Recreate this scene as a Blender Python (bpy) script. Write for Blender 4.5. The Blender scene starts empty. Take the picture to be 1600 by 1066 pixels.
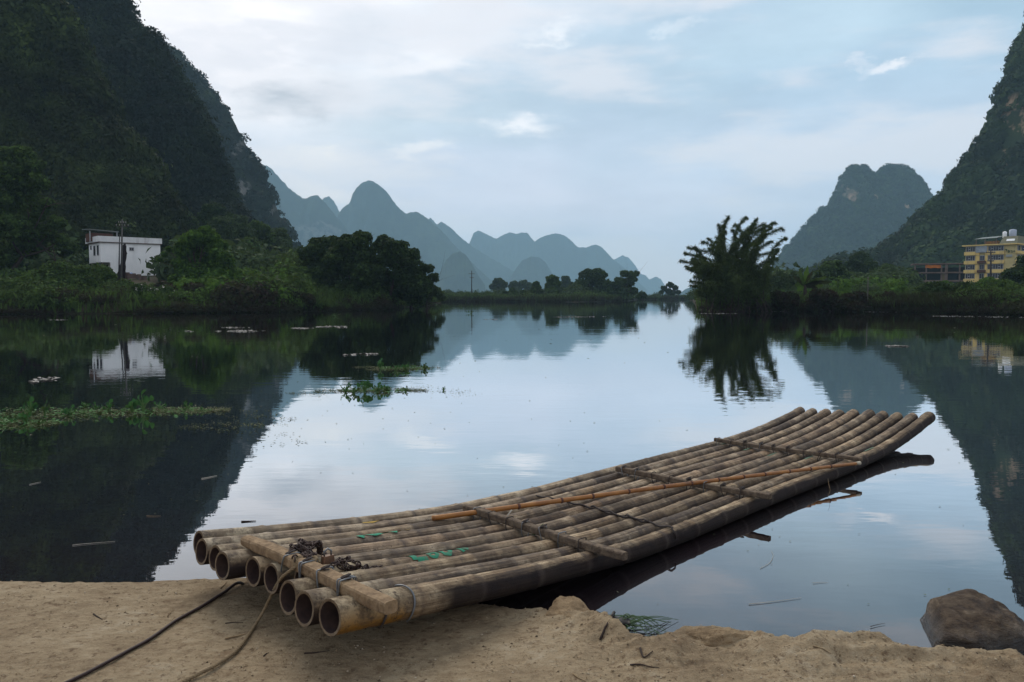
import bpy, math, random
import numpy as np
from mathutils import Vector, Matrix
R = math.radians
rng = np.random.default_rng(7)
random.seed(7)
sc = bpy.context.scene
C = sc.collection
# ------------------------------------------------------------------ camera, world, sun, exposure
H = 1.6; F = 1244.0; HOR = 462.0
PITCH = math.atan((533 - HOR) / F)
cam = bpy.data.cameras.new('camera'); cam.sensor_width = 36; cam.lens = F / 1600 * 36
cam.clip_start = 0.05; cam.clip_end = 20000
co = bpy.data.objects.new('camera', cam); C.objects.link(co)
co.location = (0, 0, H); co.rotation_euler = (math.pi / 2 - PITCH, 0, 0)
sc.camera = co
sc.view_settings.view_transform = 'Standard'; sc.view_settings.look = 'None'
sc.view_settings.exposure = 0.68; sc.view_settings.gamma = 1; sc.view_settings.use_curve_mapping = False
cy = sc.cycles
cy.use_denoising = True; cy.denoising_prefilter = 'ACCURATE'; cy.denoising_input_passes = 'RGB_ALBEDO_NORMAL'; cy.max_bounces = 6; cy.diffuse_bounces = 3; cy.glossy_bounces = 3
cy.transmission_bounces = 3; cy.volume_bounces = 1; cy.sample_clamp_indirect = 6
cy.caustics_reflective = False; cy.caustics_refractive = False

SUN_EL, SUN_AZ = R(42), R(-22)          # azimuth from +Y towards +X


def lin(r, g, b):
    f = lambda c: (c / 255 / 12.92) if c <= 10.3 else ((c / 255 + 0.055) / 1.055) ** 2.4
    return (f(r), f(g), f(b))


def ray(px, py):
    x = (px - 800) / F; y = -(py - 533) / F
    return np.array([x, math.cos(PITCH) + y * math.sin(PITCH), -math.sin(PITCH) + y * math.cos(PITCH)])


def un(px, py, z=0.0):                    # the point of height z seen at a pixel of the photograph
    d = ray(px, py); t = (z - H) / d[2]
    return np.array([d[0] * t, d[1] * t, z])


def at(px, py, Y):                        # the point at distance Y seen at a pixel
    d = ray(px, py); t = Y / d[1]
    return np.array([d[0] * t, Y, H + d[2] * t])


def azel(px, py):
    d = ray(px, py); d = d / np.linalg.norm(d)
    return math.atan2(d[0], d[1]), math.asin(d[2])


class NT:                                 # small helper for node trees
    def __init__(s, nt): s.nt = nt; s.n = nt.nodes; s.l = nt.links
    def new(s, t, **kw):
        n = s.n.new(t)
        for k, v in kw.items(): setattr(n, k, v)
        return n
    def put(s, inp, v):
        if v is None: return
        if isinstance(v, bpy.types.NodeSocket): s.l.new(v, inp)
        else:
            if isinstance(v, tuple) and len(v) == 3 and inp.type == 'RGBA': v = v + (1,)
            inp.default_value = v
    def math(s, op, a, b=None, c=None, clamp=False):
        n = s.new('ShaderNodeMath', operation=op); n.use_clamp = clamp
        s.put(n.inputs[0], a); s.put(n.inputs[1], b); s.put(n.inputs[2], c)
        return n.outputs[0]
    def vmath(s, op, a, b=None, out=0):
        n = s.new('ShaderNodeVectorMath', operation=op); s.put(n.inputs[0], a)
        if b is not None:
            s.put(n.inputs['Scale'] if op == 'SCALE' else n.inputs[1], b)
        return n.outputs[out]
    def mix(s, f, a, b, blend='MIX'):
        n = s.new('ShaderNodeMix', data_type='RGBA', blend_type=blend)
        s.put(n.inputs[0], f); s.put(n.inputs[6], a); s.put(n.inputs[7], b)
        return n.outputs[2]
    def noise(s, vec, scale, detail=4, rough=0.55, dist=0, dims='3D'):
        n = s.new('ShaderNodeTexNoise'); n.noise_dimensions = dims
        s.put(n.inputs['Vector'], vec); s.put(n.inputs['Scale'], scale); s.put(n.inputs['Detail'], detail)
        s.put(n.inputs['Roughness'], rough); s.put(n.inputs['Distortion'], dist)
        return n.outputs[0]
    def rng(s, v, a, b, c=0.0, d=1.0, smooth=False):
        n = s.new('ShaderNodeMapRange'); n.clamp = True
        if smooth: n.interpolation_type = 'SMOOTHSTEP'
        s.put(n.inputs[0], v)
        for i, q in enumerate((a, b, c, d)): s.put(n.inputs[i + 1], q)
        return n.outputs[0]
    def mapping(s, vec, loc=(0, 0, 0), rot=(0, 0, 0), sca=(1, 1, 1), typ='POINT'):
        n = s.new('ShaderNodeMapping', vector_type=typ); s.put(n.inputs['Vector'], vec)
        n.inputs['Location'].default_value = loc; n.inputs['Rotation'].default_value = rot; n.inputs['Scale'].default_value = sca
        return n.outputs[0]
    def ramp(s, v, stops):
        n = s.new('ShaderNodeValToRGB'); s.put(n.inputs[0], v); e = n.color_ramp.elements
        while len(e) < len(stops): e.new(0.5)
        for el, (p, c) in zip(e, stops): el.position = p; el.color = tuple(c) + (1,)
        return n.outputs[0]
    def bump(s, h, strength=1.0, dist=0.01, normal=None):
        n = s.new('ShaderNodeBump'); s.put(n.inputs['Height'], h); n.inputs['Strength'].default_value = strength
        n.inputs['Distance'].default_value = dist; s.put(n.inputs['Normal'], normal)
        return n.outputs[0]


world = bpy.data.worlds.new('World'); sc.world = world; world.use_nodes = True


def build_world():
    t = NT(world.node_tree); t.n.clear()
    out = t.new('ShaderNodeOutputWorld'); bg = t.new('ShaderNodeBackground'); bg.inputs[1].default_value = 0.1
    t.l.new(bg.outputs[0], out.inputs[0])
    sky = t.new('ShaderNodeTexSky', sky_type='NISHITA'); sky.sun_disc = False
    sky.sun_elevation = SUN_EL; sky.sun_rotation = SUN_AZ; sky.dust_density = 2.0
    tc = t.new('ShaderNodeTexCoord').outputs['Generated']
    sep = t.new('ShaderNodeSeparateXYZ'); t.l.new(tc, sep.inputs[0])
    az = t.math('ARCTAN2', sep.outputs[0], sep.outputs[1]); el = t.math('ARCSINE', sep.outputs[2])
    cmb = t.new('ShaderNodeCombineXYZ'); t.put(cmb.inputs[0], az); t.put(cmb.inputs[1], el)
    P0 = cmb.outputs[0]
    # cloud distortion of the angular coordinates
    st = t.mapping(tc, sca=(1, 1, 2.6))
    n1 = t.new('ShaderNodeTexNoise'); t.put(n1.inputs['Vector'], st); n1.inputs['Scale'].default_value = 5.0
    n1.inputs['Detail'].default_value = 7; n1.inputs['Roughness'].default_value = 0.58
    off = t.vmath('SUBTRACT', n1.outputs[1], (0.5, 0.5, 0.5)); off = t.vmath('MULTIPLY', off, (0.34, 0.13, 0))
    P = t.vmath('ADD', P0, off)
    n2 = t.new('ShaderNodeTexNoise'); t.put(n2.inputs['Vector'], st); n2.inputs['Scale'].default_value = 14.0
    n2.inputs['Detail'].default_value = 8; n2.inputs['Roughness'].default_value = 0.62
    off2 = t.vmath('SUBTRACT', n2.outputs[1], (0.5, 0.5, 0.5)); off2 = t.vmath('MULTIPLY', off2, (0.16, 0.07, 0))
    PW = t.vmath('ADD', P0, off2)

    def blob(px, py, rx, ry, rot=0, src=P, inner=0.0):
        a, e = azel(px, py)
        v = t.vmath('SUBTRACT', src, (a, e, 0))
        v = t.mapping(v, rot=(0, 0, -R(rot)), sca=(1, 1, 1), typ='POINT')
        v = t.vmath('MULTIPLY', v, (F / rx, F / ry, 1))
        L = t.vmath('LENGTH', v, out=1)
        return t.rng(L, inner, 1.0, 1.0, 0.0, True)
    # base gradient by elevation
    base = t.ramp(t.rng(el, 0.0, 0.5), [(0.0, (.68, .71, .82)), (0.18, (.58, .63, .745)), (0.5, (.42, .555, .68)), (1.0, (.46, .58, .68))])
    back = t.rng(sep.outputs[1], 0.25, -0.5, 0.0, 1.0, True)
    base = t.mix(back, base, (.55, .56, .585))
    def over(c, f, k, col): return t.mix(t.math('MULTIPLY', f, k), c, col)
    c = base
    c = over(c, blob(930, 150, 420, 170, 8), .55, (.37, .455, .54))
    c = over(c, blob(1500, -40, 380, 130, -10), .5, (.27, .42, .52))
    c = over(c, blob(1240, 40, 260, 90, 12), .45, (.55, .70, .78))
    c = over(c, blob(850, 330, 520, 150, 0), .8, (.68, .69, .79))
    c = over(c, blob(500, -20, 680, 240, 12), 1.0, (.90, .87, .88))
    c = over(c, blob(330, 110, 380, 150, -15), .85, (.92, .87, .87))
    n5 = t.noise(t.mapping(tc, loc=(1, 7, 3), sca=(1, 1, 3.0)), 6.5, 8, .6)
    c = t.mix(t.math('MULTIPLY', t.rng(n5, .47, .60, 0, .75, True), blob(520, 40, 700, 230, 10)), c, (.66, .665, .71))
    c = over(c, blob(640, 190, 330, 75, 4), .8, (.47, .56, .63))
    c = over(c, blob(470, 155, 130, 40, 8, PW), .95, (.31, .35, .40))
    c = over(c, blob(560, 45, 170, 50, -12), .55, (.63, .65, .70))
    c = over(c, blob(660, 95, 230, 34, 14, PW), .8, (.88, .86, .87))
    c = over(c, blob(815, 196, 95, 26, -6, PW), .95, (.88, .87, .88))
    c = over(c, blob(645, 232, 85, 16, 4, PW), .8, (.85, .83, .82))
    c = over(c, blob(470, 248, 130, 26, -4, PW), .85, (.92, .86, .80))
    c = over(c, blob(500, 300, 110, 22, -8, PW), .8, (.93, .84, .78))
    c = over(c, blob(870, 45, 60, 12, 3, PW), .8, (.80, .83, .86))
    c = over(c, blob(850, 65, 50, 9, 3, PW), .7, (.80, .83, .86))
    c = over(c, blob(1380, 101, 52, 13, 7, PW), 1.0, (.82, .83, .87))
    c = over(c, blob(1385, 92, 26, 9, 0, PW), 1.0, (.86, .86, .88))
    c = over(c, blob(1065, 40, 45, 9, 3, PW), .55, (.7, .75, .8))
    c = over(c, blob(1330, 100, 30, 7, 5, PW), .6, (.7, .74, .8))
    c = over(c, blob(1180, 250, 460, 110, -4), .5, (.53, .62, .74))
    c = over(c, blob(740, 70, 300, 60, 10), .45, (.82, .81, .84))
    n3 = t.noise(t.mapping(tc, sca=(1, 1, 3.2)), 7.0, 6, .6)
    c = t.mix(1.0, c, t.ramp(n3, [(0.28, (.84, .86, .88)), (0.72, (1.07, 1.06, 1.05))]), 'MULTIPLY')
    n4 = t.noise(t.mapping(tc, loc=(4, 2, 1), sca=(1, 1, 4.5)), 3.1, 7, .58)
    c = t.mix(t.rng(n4, .45, .61, 0, .72, True), c, (.70, .695, .725))
    c = t.vmath('MULTIPLY', c, (.85, .845, .84))
    up = t.rng(el, -0.25, -0.02)
    c = t.mix(up, (.12, .13, .13), c)
    c10 = t.vmath('SCALE', c, 10.0)
    fin = t.mix(0.93, sky.outputs[0], c10)
    t.l.new(fin, bg.inputs[0])


build_world()
sl = bpy.data.lights.new('sun', 'SUN'); sl.energy = 1.5; sl.angle = R(30); sl.color = (1, .89, .76)
so = bpy.data.objects.new('sun', sl); C.objects.link(so)
sd = Vector((math.sin(SUN_AZ) * math.cos(SUN_EL), math.cos(SUN_AZ) * math.cos(SUN_EL), math.sin(SUN_EL)))
so.rotation_euler = sd.to_track_quat('Z', 'Y').to_euler(); so.location = (0, 0, 50)

# ------------------------------------------------------------------ numpy noise


def _hash(ix, iy, iz, seed):
    h = (ix.astype(np.int64) * 374761393 + iy.astype(np.int64) * 668265263 + iz.astype(np.int64) * 2147483647 + seed * 974711) & 0xffffffff
    h = ((h ^ (h >> 13)) * 1274126177) & 0xffffffff
    h = (h ^ (h >> 16)) & 0xffffffff
    return h / 4294967295.0


def vnoise(p, seed=0):
    p = np.asarray(p, float); i = np.floor(p).astype(np.int64); f = p - i; f = f * f * (3 - 2 * f); r = 0
    for dx in (0, 1):
        for dy in (0, 1):
            for dz in (0, 1):
                w = (f[..., 0] if dx else 1 - f[..., 0]) * (f[..., 1] if dy else 1 - f[..., 1]) * (f[..., 2] if dz else 1 - f[..., 2])
                r = r + w * _hash(i[..., 0] + dx, i[..., 1] + dy, i[..., 2] + dz, seed)
    return r * 2 - 1


def fbm(p, octv=4, seed=0, gain=0.5, lac=2.03):
    a, s, r = 1.0, 0, 0
    p = np.asarray(p, float)
    for o in range(octv):
        r = r + a * vnoise(p + 17.3 * o, seed + o); s += a; a *= gain; p = p * lac
    return r / s


def P3(*a): return np.stack(np.broadcast_arrays(*[np.asarray(q, float) for q in a]), -1)


def smooth(x, a, b):
    t = np.clip((np.asarray(x, float) - a) / (b - a), 0, 1); return t * t * (3 - 2 * t)

# ------------------------------------------------------------------ mesh helpers


def mesh_np(name, V, Fq, mat, smooth_=False):
    V = np.asarray(V, np.float32).reshape(-1, 3)
    me = bpy.data.meshes.new(name)
    me.vertices.add(len(V)); me.vertices.foreach_set('co', V.ravel())
    Fq = np.asarray(Fq, np.int32); k = Fq.shape[1]
    me.loops.add(Fq.size); me.loops.foreach_set('vertex_index', Fq.ravel())
    me.polygons.add(len(Fq)); me.polygons.foreach_set('loop_start', np.arange(0, Fq.size, k, dtype=np.int32))
    me.polygons.foreach_set('loop_total', np.full(len(Fq), k, np.int32))
    if smooth_: me.polygons.foreach_set('use_smooth', np.ones(len(Fq), bool))
    me.update(calc_edges=True); me.validate()
    for m in (mat if isinstance(mat, (list, tuple)) else [mat]): me.materials.append(m)
    return me


class MB:                                 # collects pieces with mixed faces; build() links them as ONE mesh object
    def __init__(s): s.v = []; s.f = []; s.mi = []
    def add(s, V, Fs, mi=0):
        b = len(s.v); s.v += [tuple(map(float, q)) for q in V]
        for f in Fs: s.f.append([i + b for i in f]); s.mi.append(mi)
    def box(s, c, d, rz=0, mi=0, top=(1, 1)):
        cx, cyy, cz = c; dx, dy, dz = (q / 2 for q in d); V = []
        for sz in (-1, 1):
            for sx, sy in ((-1, -1), (1, -1), (1, 1), (-1, 1)):
                k = top if sz > 0 else (1, 1)
                x, y = sx * dx * k[0], sy * dy * k[1]
                V.append((cx + x * math.cos(rz) - y * math.sin(rz), cyy + x * math.sin(rz) + y * math.cos(rz), cz + sz * dz))
        s.add(V, [(3, 2, 1, 0), (4, 5, 6, 7), (0, 1, 5, 4), (1, 2, 6, 5), (2, 3, 7, 6), (3, 0, 4, 7)], mi)
    def tube(s, pts, rad, n=8, cap=True, mi=0, closed=False):
        V, Fs = tube(pts, rad, n, cap, closed); s.add(V, Fs, mi)
    def build(s, name, mats, parent=None, smooth_=False, origin=None):
        me = bpy.data.meshes.new(name)
        o_ = np.zeros(3) if origin is None else np.asarray(origin, float)
        me.from_pydata([tuple(np.array(q) - o_) for q in s.v], [], s.f)
        for m in (mats if isinstance(mats, (list, tuple)) else [mats]): me.materials.append(m)
        me.polygons.foreach_set('material_index', np.array(s.mi, np.int32))
        if smooth_: me.polygons.foreach_set('use_smooth', np.ones(len(s.f), bool))
        me.update()
        return link(name, me, parent, origin if parent is None else None)


def link(name, me, parent=None, loc=None):
    o = bpy.data.objects.new(name, me); C.objects.link(o)
    if parent is not None: o.parent = parent
    if loc is not None: o.location = tuple(map(float, loc))
    return o


def frames(pts, closed=False):
    pts = np.asarray(pts, float); n = len(pts)
    T = np.zeros_like(pts)
    if closed: T = np.roll(pts, -1, 0) - np.roll(pts, 1, 0)
    else:
        T[1:-1] = pts[2:] - pts[:-2]; T[0] = pts[1] - pts[0]; T[-1] = pts[-1] - pts[-2]
    T /= np.linalg.norm(T, axis=1)[:, None] + 1e-12
    up = np.array([0, 0, 1.0])
    if abs(T[0] @ up) > .9: up = np.array([1.0, 0, 0])
    N = np.zeros_like(pts); N[0] = up - (up @ T[0]) * T[0]; N[0] /= np.linalg.norm(N[0])
    for i in range(1, n):
        q = N[i - 1] - (N[i - 1] @ T[i]) * T[i]; N[i] = q / (np.linalg.norm(q) + 1e-12)
    return T, N, np.cross(T, N)


def tube(pts, rad, n=8, cap=True, closed=False):
    pts = np.asarray(pts, float); m = len(pts); rad = np.broadcast_to(rad, (m,))
    T, N, B = frames(pts, closed)
    a = np.arange(n) / n * 2 * math.pi
    V = pts[:, None] + rad[:, None, None] * (np.cos(a)[None, :, None] * N[:, None] + np.sin(a)[None, :, None] * B[:, None])
    Fs = []
    for i in range(m if closed else m - 1):
        j = (i + 1) % m
        for k in range(n):
            k2 = (k + 1) % n; Fs.append((i * n + k, i * n + k2, j * n + k2, j * n + k))
    if cap and not closed: Fs.append(tuple(range(n - 1, -1, -1))); Fs.append(tuple((m - 1) * n + k for k in range(n)))
    return V.reshape(-1, 3), Fs


def catmull(pts, per=8):
    pts = np.asarray(pts, float); P = np.vstack([2 * pts[0] - pts[1], pts, 2 * pts[-1] - pts[-2]]); out = []
    for i in range(1, len(P) - 2):
        for k in range(per):
            t = k / per
            out.append(.5 * ((2 * P[i]) + (-P[i - 1] + P[i + 1]) * t + (2 * P[i - 1] - 5 * P[i] + 4 * P[i + 1] - P[i + 2]) * t * t + (-P[i - 1] + 3 * P[i] - 3 * P[i + 1] + P[i + 2]) * t ** 3))
    out.append(pts[-1]); return np.array(out)


def tag(o, label=None, cat=None, group=None, kind=None):
    for k, v in (('label', label), ('category', cat), ('group', group), ('kind', kind)):
        if v: o[k] = v
    return o


def empty(name, loc, rz=0, **kw):
    o = bpy.data.objects.new(name, None); C.objects.link(o); o.location = tuple(map(float, loc)); o.rotation_euler = (0, 0, rz)
    o.empty_display_size = .2
    return tag(o, **kw)


def leaves_np(Pts, L, W, nrm=None, jit=0.9, droop=0.0, dirs=None, seed=0):
    """one small folded leaf quad per point; returns (V, F)"""
    r = np.random.default_rng(seed); n = len(Pts)
    L = np.broadcast_to(L, (n,)) * r.uniform(.65, 1.35, n); W = np.broadcast_to(W, (n,)) * r.uniform(.65, 1.35, n)
    nr = r.normal(size=(n, 3)) * jit
    if nrm is not None: nr = nr + nrm
    nr /= np.linalg.norm(nr, axis=1)[:, None] + 1e-9
    d = r.normal(size=(n, 3)) if dirs is None else dirs + r.normal(size=(n, 3)) * .35
    d[:, 2] -= droop
    d -= (d * nr).sum(1)[:, None] * nr; d /= np.linalg.norm(d, axis=1)[:, None] + 1e-9
    s = np.cross(nr, d)
    a = Pts - d * (L / 2)[:, None]; b = Pts + d * (L / 2)[:, None]
    m = Pts + nr * (W * .18)[:, None]
    c = m + s * (W / 2)[:, None]; e = m - s * (W / 2)[:, None]
    V = np.stack([a, c, b, e], 1).reshape(-1, 3)
    Fq = np.arange(4 * n).reshape(n, 4)
    return V, Fq


def crown_points(blobs, n_each, seed=0, shell=(.62, 1.06)):
    """points in the outer shell of lumpy ellipsoids (centre, radii); normals point outward"""
    r = np.random.default_rng(seed); Ps = []; Ns = []
    for k, (c, rad, n) in enumerate([(b[0], b[1], n_each * b[2] if len(b) > 2 else n_each) for b in blobs]):
        n = int(n); u = r.normal(size=(n, 3)); u /= np.linalg.norm(u, axis=1)[:, None]
        lump = 1 + .22 * fbm(u * 2.2 + k * 7.7, 3, seed)
        q = r.uniform(shell[0], shell[1], n) * lump
        keep = (fbm(u * 3.1 + k * 3.3, 2, seed + 5) > -.42)
        Ps.append((np.asarray(c) + u * np.asarray(rad) * q[:, None])[keep]); Ns.append(u[keep])
    return np.vstack(Ps), np.vstack(Ns)

# ------------------------------------------------------------------ materials


def newmat(name):
    m = bpy.data.materials.new(name); m.use_nodes = True; t = NT(m.node_tree); t.n.clear()
    out = t.new('ShaderNodeOutputMaterial'); return m, t, out


def principled(t, out, col, rough=.7, normal=None, spec=.3, metal=0.0):
    b = t.new('ShaderNodeBsdfPrincipled'); t.put(b.inputs['Base Color'], col); t.put(b.inputs['Roughness'], rough)
    t.put(b.inputs['Specular IOR Level'], spec); t.put(b.inputs['Metallic'], metal); t.put(b.inputs['Normal'], normal)
    t.l.new(b.outputs[0], out.inputs[0]); return b


def simple(name, c1, c2=None, scale=6, rough=.75, spec=.25, bump=0.0, metal=0.0, stretch=(1, 1, 1), grime=None):
    m, t, out = newmat(name); tc = t.new('ShaderNodeTexCoord').outputs['Object']
    c2 = c2 or tuple(q * .7 for q in c1); v = t.mapping(tc, sca=stretch)
    n = t.noise(v, scale, 6, .62)
    col = t.mix(t.rng(n, .32, .68), c1, c2)
    if grime:
        g = t.noise(t.mapping(tc, sca=(1.3, 1.3, .22)), scale * .7, 6, .65)
        col = t.mix(t.rng(g, .52, .74, 0, .75), col, grime)
    nb = t.bump(t.noise(v, scale * 3, 4), 1.0, bump) if bump else None
    principled(t, out, col, rough, nb, spec, metal); return m


def leafmat(name, cols, trans=.25, nscale=.35, rough=.8, accent=None, rpw=.45):
    m, t, out = newmat(name)
    g = t.new('ShaderNodeNewGeometry'); rp = g.outputs['Random Per Island']
    tc = t.new('ShaderNodeTexCoord').outputs['Object']
    n = t.noise(tc, nscale, 3, .6)
    n_ = t.noise(tc, nscale * 4.3, 2, .5)
    v = t.math('ADD', t.math('MULTIPLY', rp, rpw), t.math('ADD', t.rng(n, .3, .7, 0, (1 - rpw) * .6), t.rng(n_, .32, .68, 0, (1 - rpw) * .4)))
    stops = [(i / (len(cols) - 1), c) for i, c in enumerate(cols)]
    col = t.ramp(v, stops)
    if accent:
        col = t.mix(t.math('GREATER_THAN', t.math('FRACT', t.math('MULTIPLY', rp, 37.7)), 1 - accent[1]), col, accent[0])
    b = t.new('ShaderNodeBsdfPrincipled'); t.put(b.inputs['Base Color'], col); b.inputs['Roughness'].default_value = rough
    b.inputs['Specular IOR Level'].default_value = .06
    tr = t.new('ShaderNodeBsdfTranslucent'); t.put(tr.inputs[0], t.mix(.4, col, (.10, .14, .02)))
    mx = t.new('ShaderNodeMixShader'); mx.inputs[0].default_value = trans
    t.l.new(b.outputs[0], mx.inputs[1]); t.l.new(tr.outputs[0], mx.inputs[2]); t.l.new(mx.outputs[0], out.inputs[0])
    return m


M = {}
M['leaf_dark'] = leafmat('dark_leaves', [(.011, .012, .009), (.018, .032, .012), (.034, .062, .020), (.07, .112, .03)], .18)
M['leaf_mid'] = leafmat('mid_leaves', [(.014, .018, .010), (.030, .050, .016), (.055, .100, .025), (.105, .175, .038)], .22)
M['leaf_bright'] = leafmat('bright_leaves', [(.020, .030, .010), (.036, .074, .017), (.066, .135, .022), (.125, .22, .033)], .28)
M['leaf_red'] = leafmat('reddish_undergrowth', [(.014, .008, .010), (.024, .014, .013), (.024, .028, .014), (.042, .058, .02)], .15)
M['leaf_grey'] = leafmat('greyish_leaves', [(.018, .026, .016), (.032, .050, .025), (.052, .084, .036), (.085, .135, .05)], .2)
M['leaf_flower'] = leafmat('flowering_leaves', [(.02, .03, .014), (.035, .06, .02), (.05, .09, .03)], .2, accent=((.55, .50, .49), .06))
M['bamboo_leaf'] = leafmat('bamboo_leaves', [(.022, .026, .014), (.035, .05, .02), (.055, .085, .028), (.09, .125, .04)], .25, .5)
M['forest_dark'] = leafmat('forest_leaves', [(.007, .007, .008), (.010, .012, .009), (.016, .024, .012), (.042, .062, .022)], .06, .035, rpw=.14)
M['forest_right'] = leafmat('forest_leaves_green', [(.011, .014, .010), (.017, .027, .012), (.032, .056, .018), (.080, .125, .033)], .08, .03, rpw=.16)
M['forest_near'] = leafmat('forest_leaves_near', [(.010, .009, .008), (.016, .020, .010), (.034, .050, .015), (.085, .125, .03)], .08, .045, rpw=.16)
M['bark'] = simple('bark', (.06, .045, .038), (.03, .022, .022), 9, .9, .1, .02, stretch=(1, 1, .25))
M['dead'] = simple('dead_wood', (.035, .022, .024), (.018, .012, .014), 5, .95, .05, .02, stretch=(1, 1, .25))


def mat_hill(name, c1, c2, c3, sc1, rock=None):
    m, t, out = newmat(name)
    tc = t.new('ShaderNodeTexCoord').outputs['Object']
    n = t.noise(tc, sc1, 8, .66); n2 = t.noise(tc, sc1 * 6, 5, .6)
    v = t.math('ADD', t.math('MULTIPLY', n, .6), t.math('MULTIPLY', n2, .4))
    col = t.ramp(v, [(.36, c1), (.5, c2), (.66, c3)])
    if rock:
        geo = t.new('ShaderNodeNewGeometry')
        w = t.vmath('ADD', tc, t.vmath('SCALE', t.vmath('SUBTRACT', t.new_noise_col(tc, sc1 * 2.5), (.5, .5, .5)), rock['wob']))
        tot = None
        for (c, rad, k) in rock['spots']:
            d = t.vmath('LENGTH', t.vmath('DIVIDE', t.vmath('SUBTRACT', w, tuple(map(float, c))), tuple(map(float, rad))), out=1)
            f = t.rng(d, .7, 1.0, k, 0.0)
            tot = f if tot is None else t.math('MAXIMUM', tot, f)
        streak = t.noise(t.mapping(tc, sca=(1, 1, .16)), sc1 * 9, 6, .7)
        rc = t.ramp(streak, [(.3, rock['c'][0]), (.5, rock['c'][1]), (.7, rock['c'][2])])
        holes = t.rng(t.noise(tc, sc1 * 8, 4, .6), .46, .54, 0, 1)
        col = t.mix(t.math('MULTIPLY', tot, holes), col, rc)
    nb = t.bump(n2, .8, 1.2 / max(sc1 * 60, .3))
    principled(t, out, col, .95, nb, .05); return m


def _nnc(s, vec, scale):
    n = s.new('ShaderNodeTexNoise'); s.put(n.inputs['Vector'], vec); n.inputs['Scale'].default_value = scale; n.inputs['Detail'].default_value = 5
    return n.outputs[1]


NT.new_noise_col = _nnc

# water: calm, dark, strongly mirroring
def mat_water():
    m, t, out = newmat('river_water')
    pos = t.new('ShaderNodeNewGeometry').outputs['Position']
    r1 = t.noise(t.mapping(pos, sca=(.9, 2.2, 1)), 1.5, 3, .5)
    r2 = t.noise(t.mapping(pos, sca=(.5, 1.0, 1)), .22, 3, .5)
    hgt = t.math('ADD', t.math('MULTIPLY', r1, .45), t.math('MULTIPLY', r2, 1.0))
    calm = t.rng(t.noise(t.mapping(pos, sca=(.04, .12, 1)), 1.0, 3, .6), .42, .68, .35, 1.0)
    nb = t.bump(t.math('MULTIPLY', hgt, calm), 1.0, .0058)
    lw = t.new('ShaderNodeLayerWeight'); lw.inputs['Blend'].default_value = .5; t.put(lw.inputs['Normal'], nb)
    fac = t.ramp(lw.outputs['Facing'], [(0.0, (.05,) * 3), (.45, (.10,) * 3), (.60, (.20,) * 3), (.70, (.40,) * 3), (.79, (.80,) * 3), (.88, (.95,) * 3), (1.0, (.97,) * 3)])
    mud = t.mix(t.rng(t.noise(pos, .6, 4, .6), .35, .65), (.013, .0070, .0095), (.011, .010, .0115))
    d = t.new('ShaderNodeBsdfDiffuse'); t.put(d.inputs[0], mud); t.put(d.inputs[2], nb)
    g = t.new('ShaderNodeBsdfAnisotropic'); g.inputs['Roughness'].default_value = .004; g.inputs[0].default_value = (.97, .985, 1, 1); t.put(g.inputs['Normal'], nb)
    mx = t.new('ShaderNodeMixShader'); t.put(mx.inputs[0], fac); t.l.new(d.outputs[0], mx.inputs[1]); t.l.new(g.outputs[0], mx.inputs[2])
    t.l.new(mx.outputs[0], out.inputs[0]); return m


M['water'] = mat_water()


def mat_sand(name='packed_sand', tint=(1, 1, 1)):
    m, t, out = newmat(name)
    tc = t.new('ShaderNodeNewGeometry').outputs['Position']
    n1 = t.noise(tc, 2.3, 8, .64); n2 = t.noise(t.mapping(tc, sca=(1, 1.7, 1)), 13, 8, .72); n3 = t.noise(tc, 130, 5, .75); n4 = t.noise(tc, 46, 6, .7)
    k = lambda c: tuple(a * b for a, b in zip(c, tint))
    col = t.ramp(t.math('ADD', t.math('MULTIPLY', n1, .5), t.math('MULTIPLY', n2, .5)), [(.34, k((.165, .120, .078))), (.45, k((.26, .195, .124))), (.54, k((.335, .260, .168))), (.66, k((.42, .35, .255)))])
    col = t.mix(t.rng(n3, .56, .66, 0, .55), col, k((.10, .068, .045)))
    col = t.mix(t.rng(t.noise(t.mapping(tc, loc=(3, 1, 0)), 200, 3, .7), .60, .72, 0, .55), col, k((.46, .39, .29)))
    col = t.mix(t.rng(n4, .60, .72, 0, .6), col, k((.42, .35, .25)))
    col = t.mix(t.rng(t.noise(tc, 24, 6, .7), .56, .64, 0, .75), col, k((.11, .07, .045)))
    col = t.mix(t.rng(t.noise(tc, 7, 7, .7), .57, .68, 0, .6), col, k((.15, .095, .055)))
    hgt = t.math('ADD', t.math('MULTIPLY', n4, .6), t.math('ADD', t.math('MULTIPLY', n3, .25), t.math('MULTIPLY', n2, 1.0)))
    z = t.new('ShaderNodeSeparateXYZ'); t.l.new(tc, z.inputs[0])
    wet = t.rng(t.math('ADD', z.outputs[2], t.math('MULTIPLY', t.math('SUBTRACT', n2, .5), .05)), .005, .045, 1.0, 0.0)
    col = t.mix(t.math('MULTIPLY', wet, .72), col, (.045, .033, .026))
    nb = t.bump(hgt, 1.0, .022)
    b = principled(t, out, col, .92, nb, .12)
    t.put(b.inputs['Roughness'], t.rng(wet, 0, 1, .93, .35)); return m


M['sand'] = mat_sand()
M['rock'] = mat_sand('weathered_rock', (.95, .9, .85))
M['ground'] = simple('bank_soil', (.055, .04, .03), (.03, .035, .018), .6, .95, .05)
# ------------------------------------------------------------------ the setting: water, ground, hills
SHORE = [(-900, 500), (0, 491), (250, 490), (440, 488), (600, 484), (672, 477), (690, 471.6), (760, 471.2), (900, 472.2), (980, 470.8), (992, 468.6), (1060, 468.0), (1078, 468.2), (1090, 484), (1130, 487), (1300, 486.5), (1420, 488), (1500, 490), (1600, 493), (2500, 500)]
SX = np.array([a for a, b in SHORE], float); SY = np.array([un(800, b)[1] for a, b in SHORE])


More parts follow.
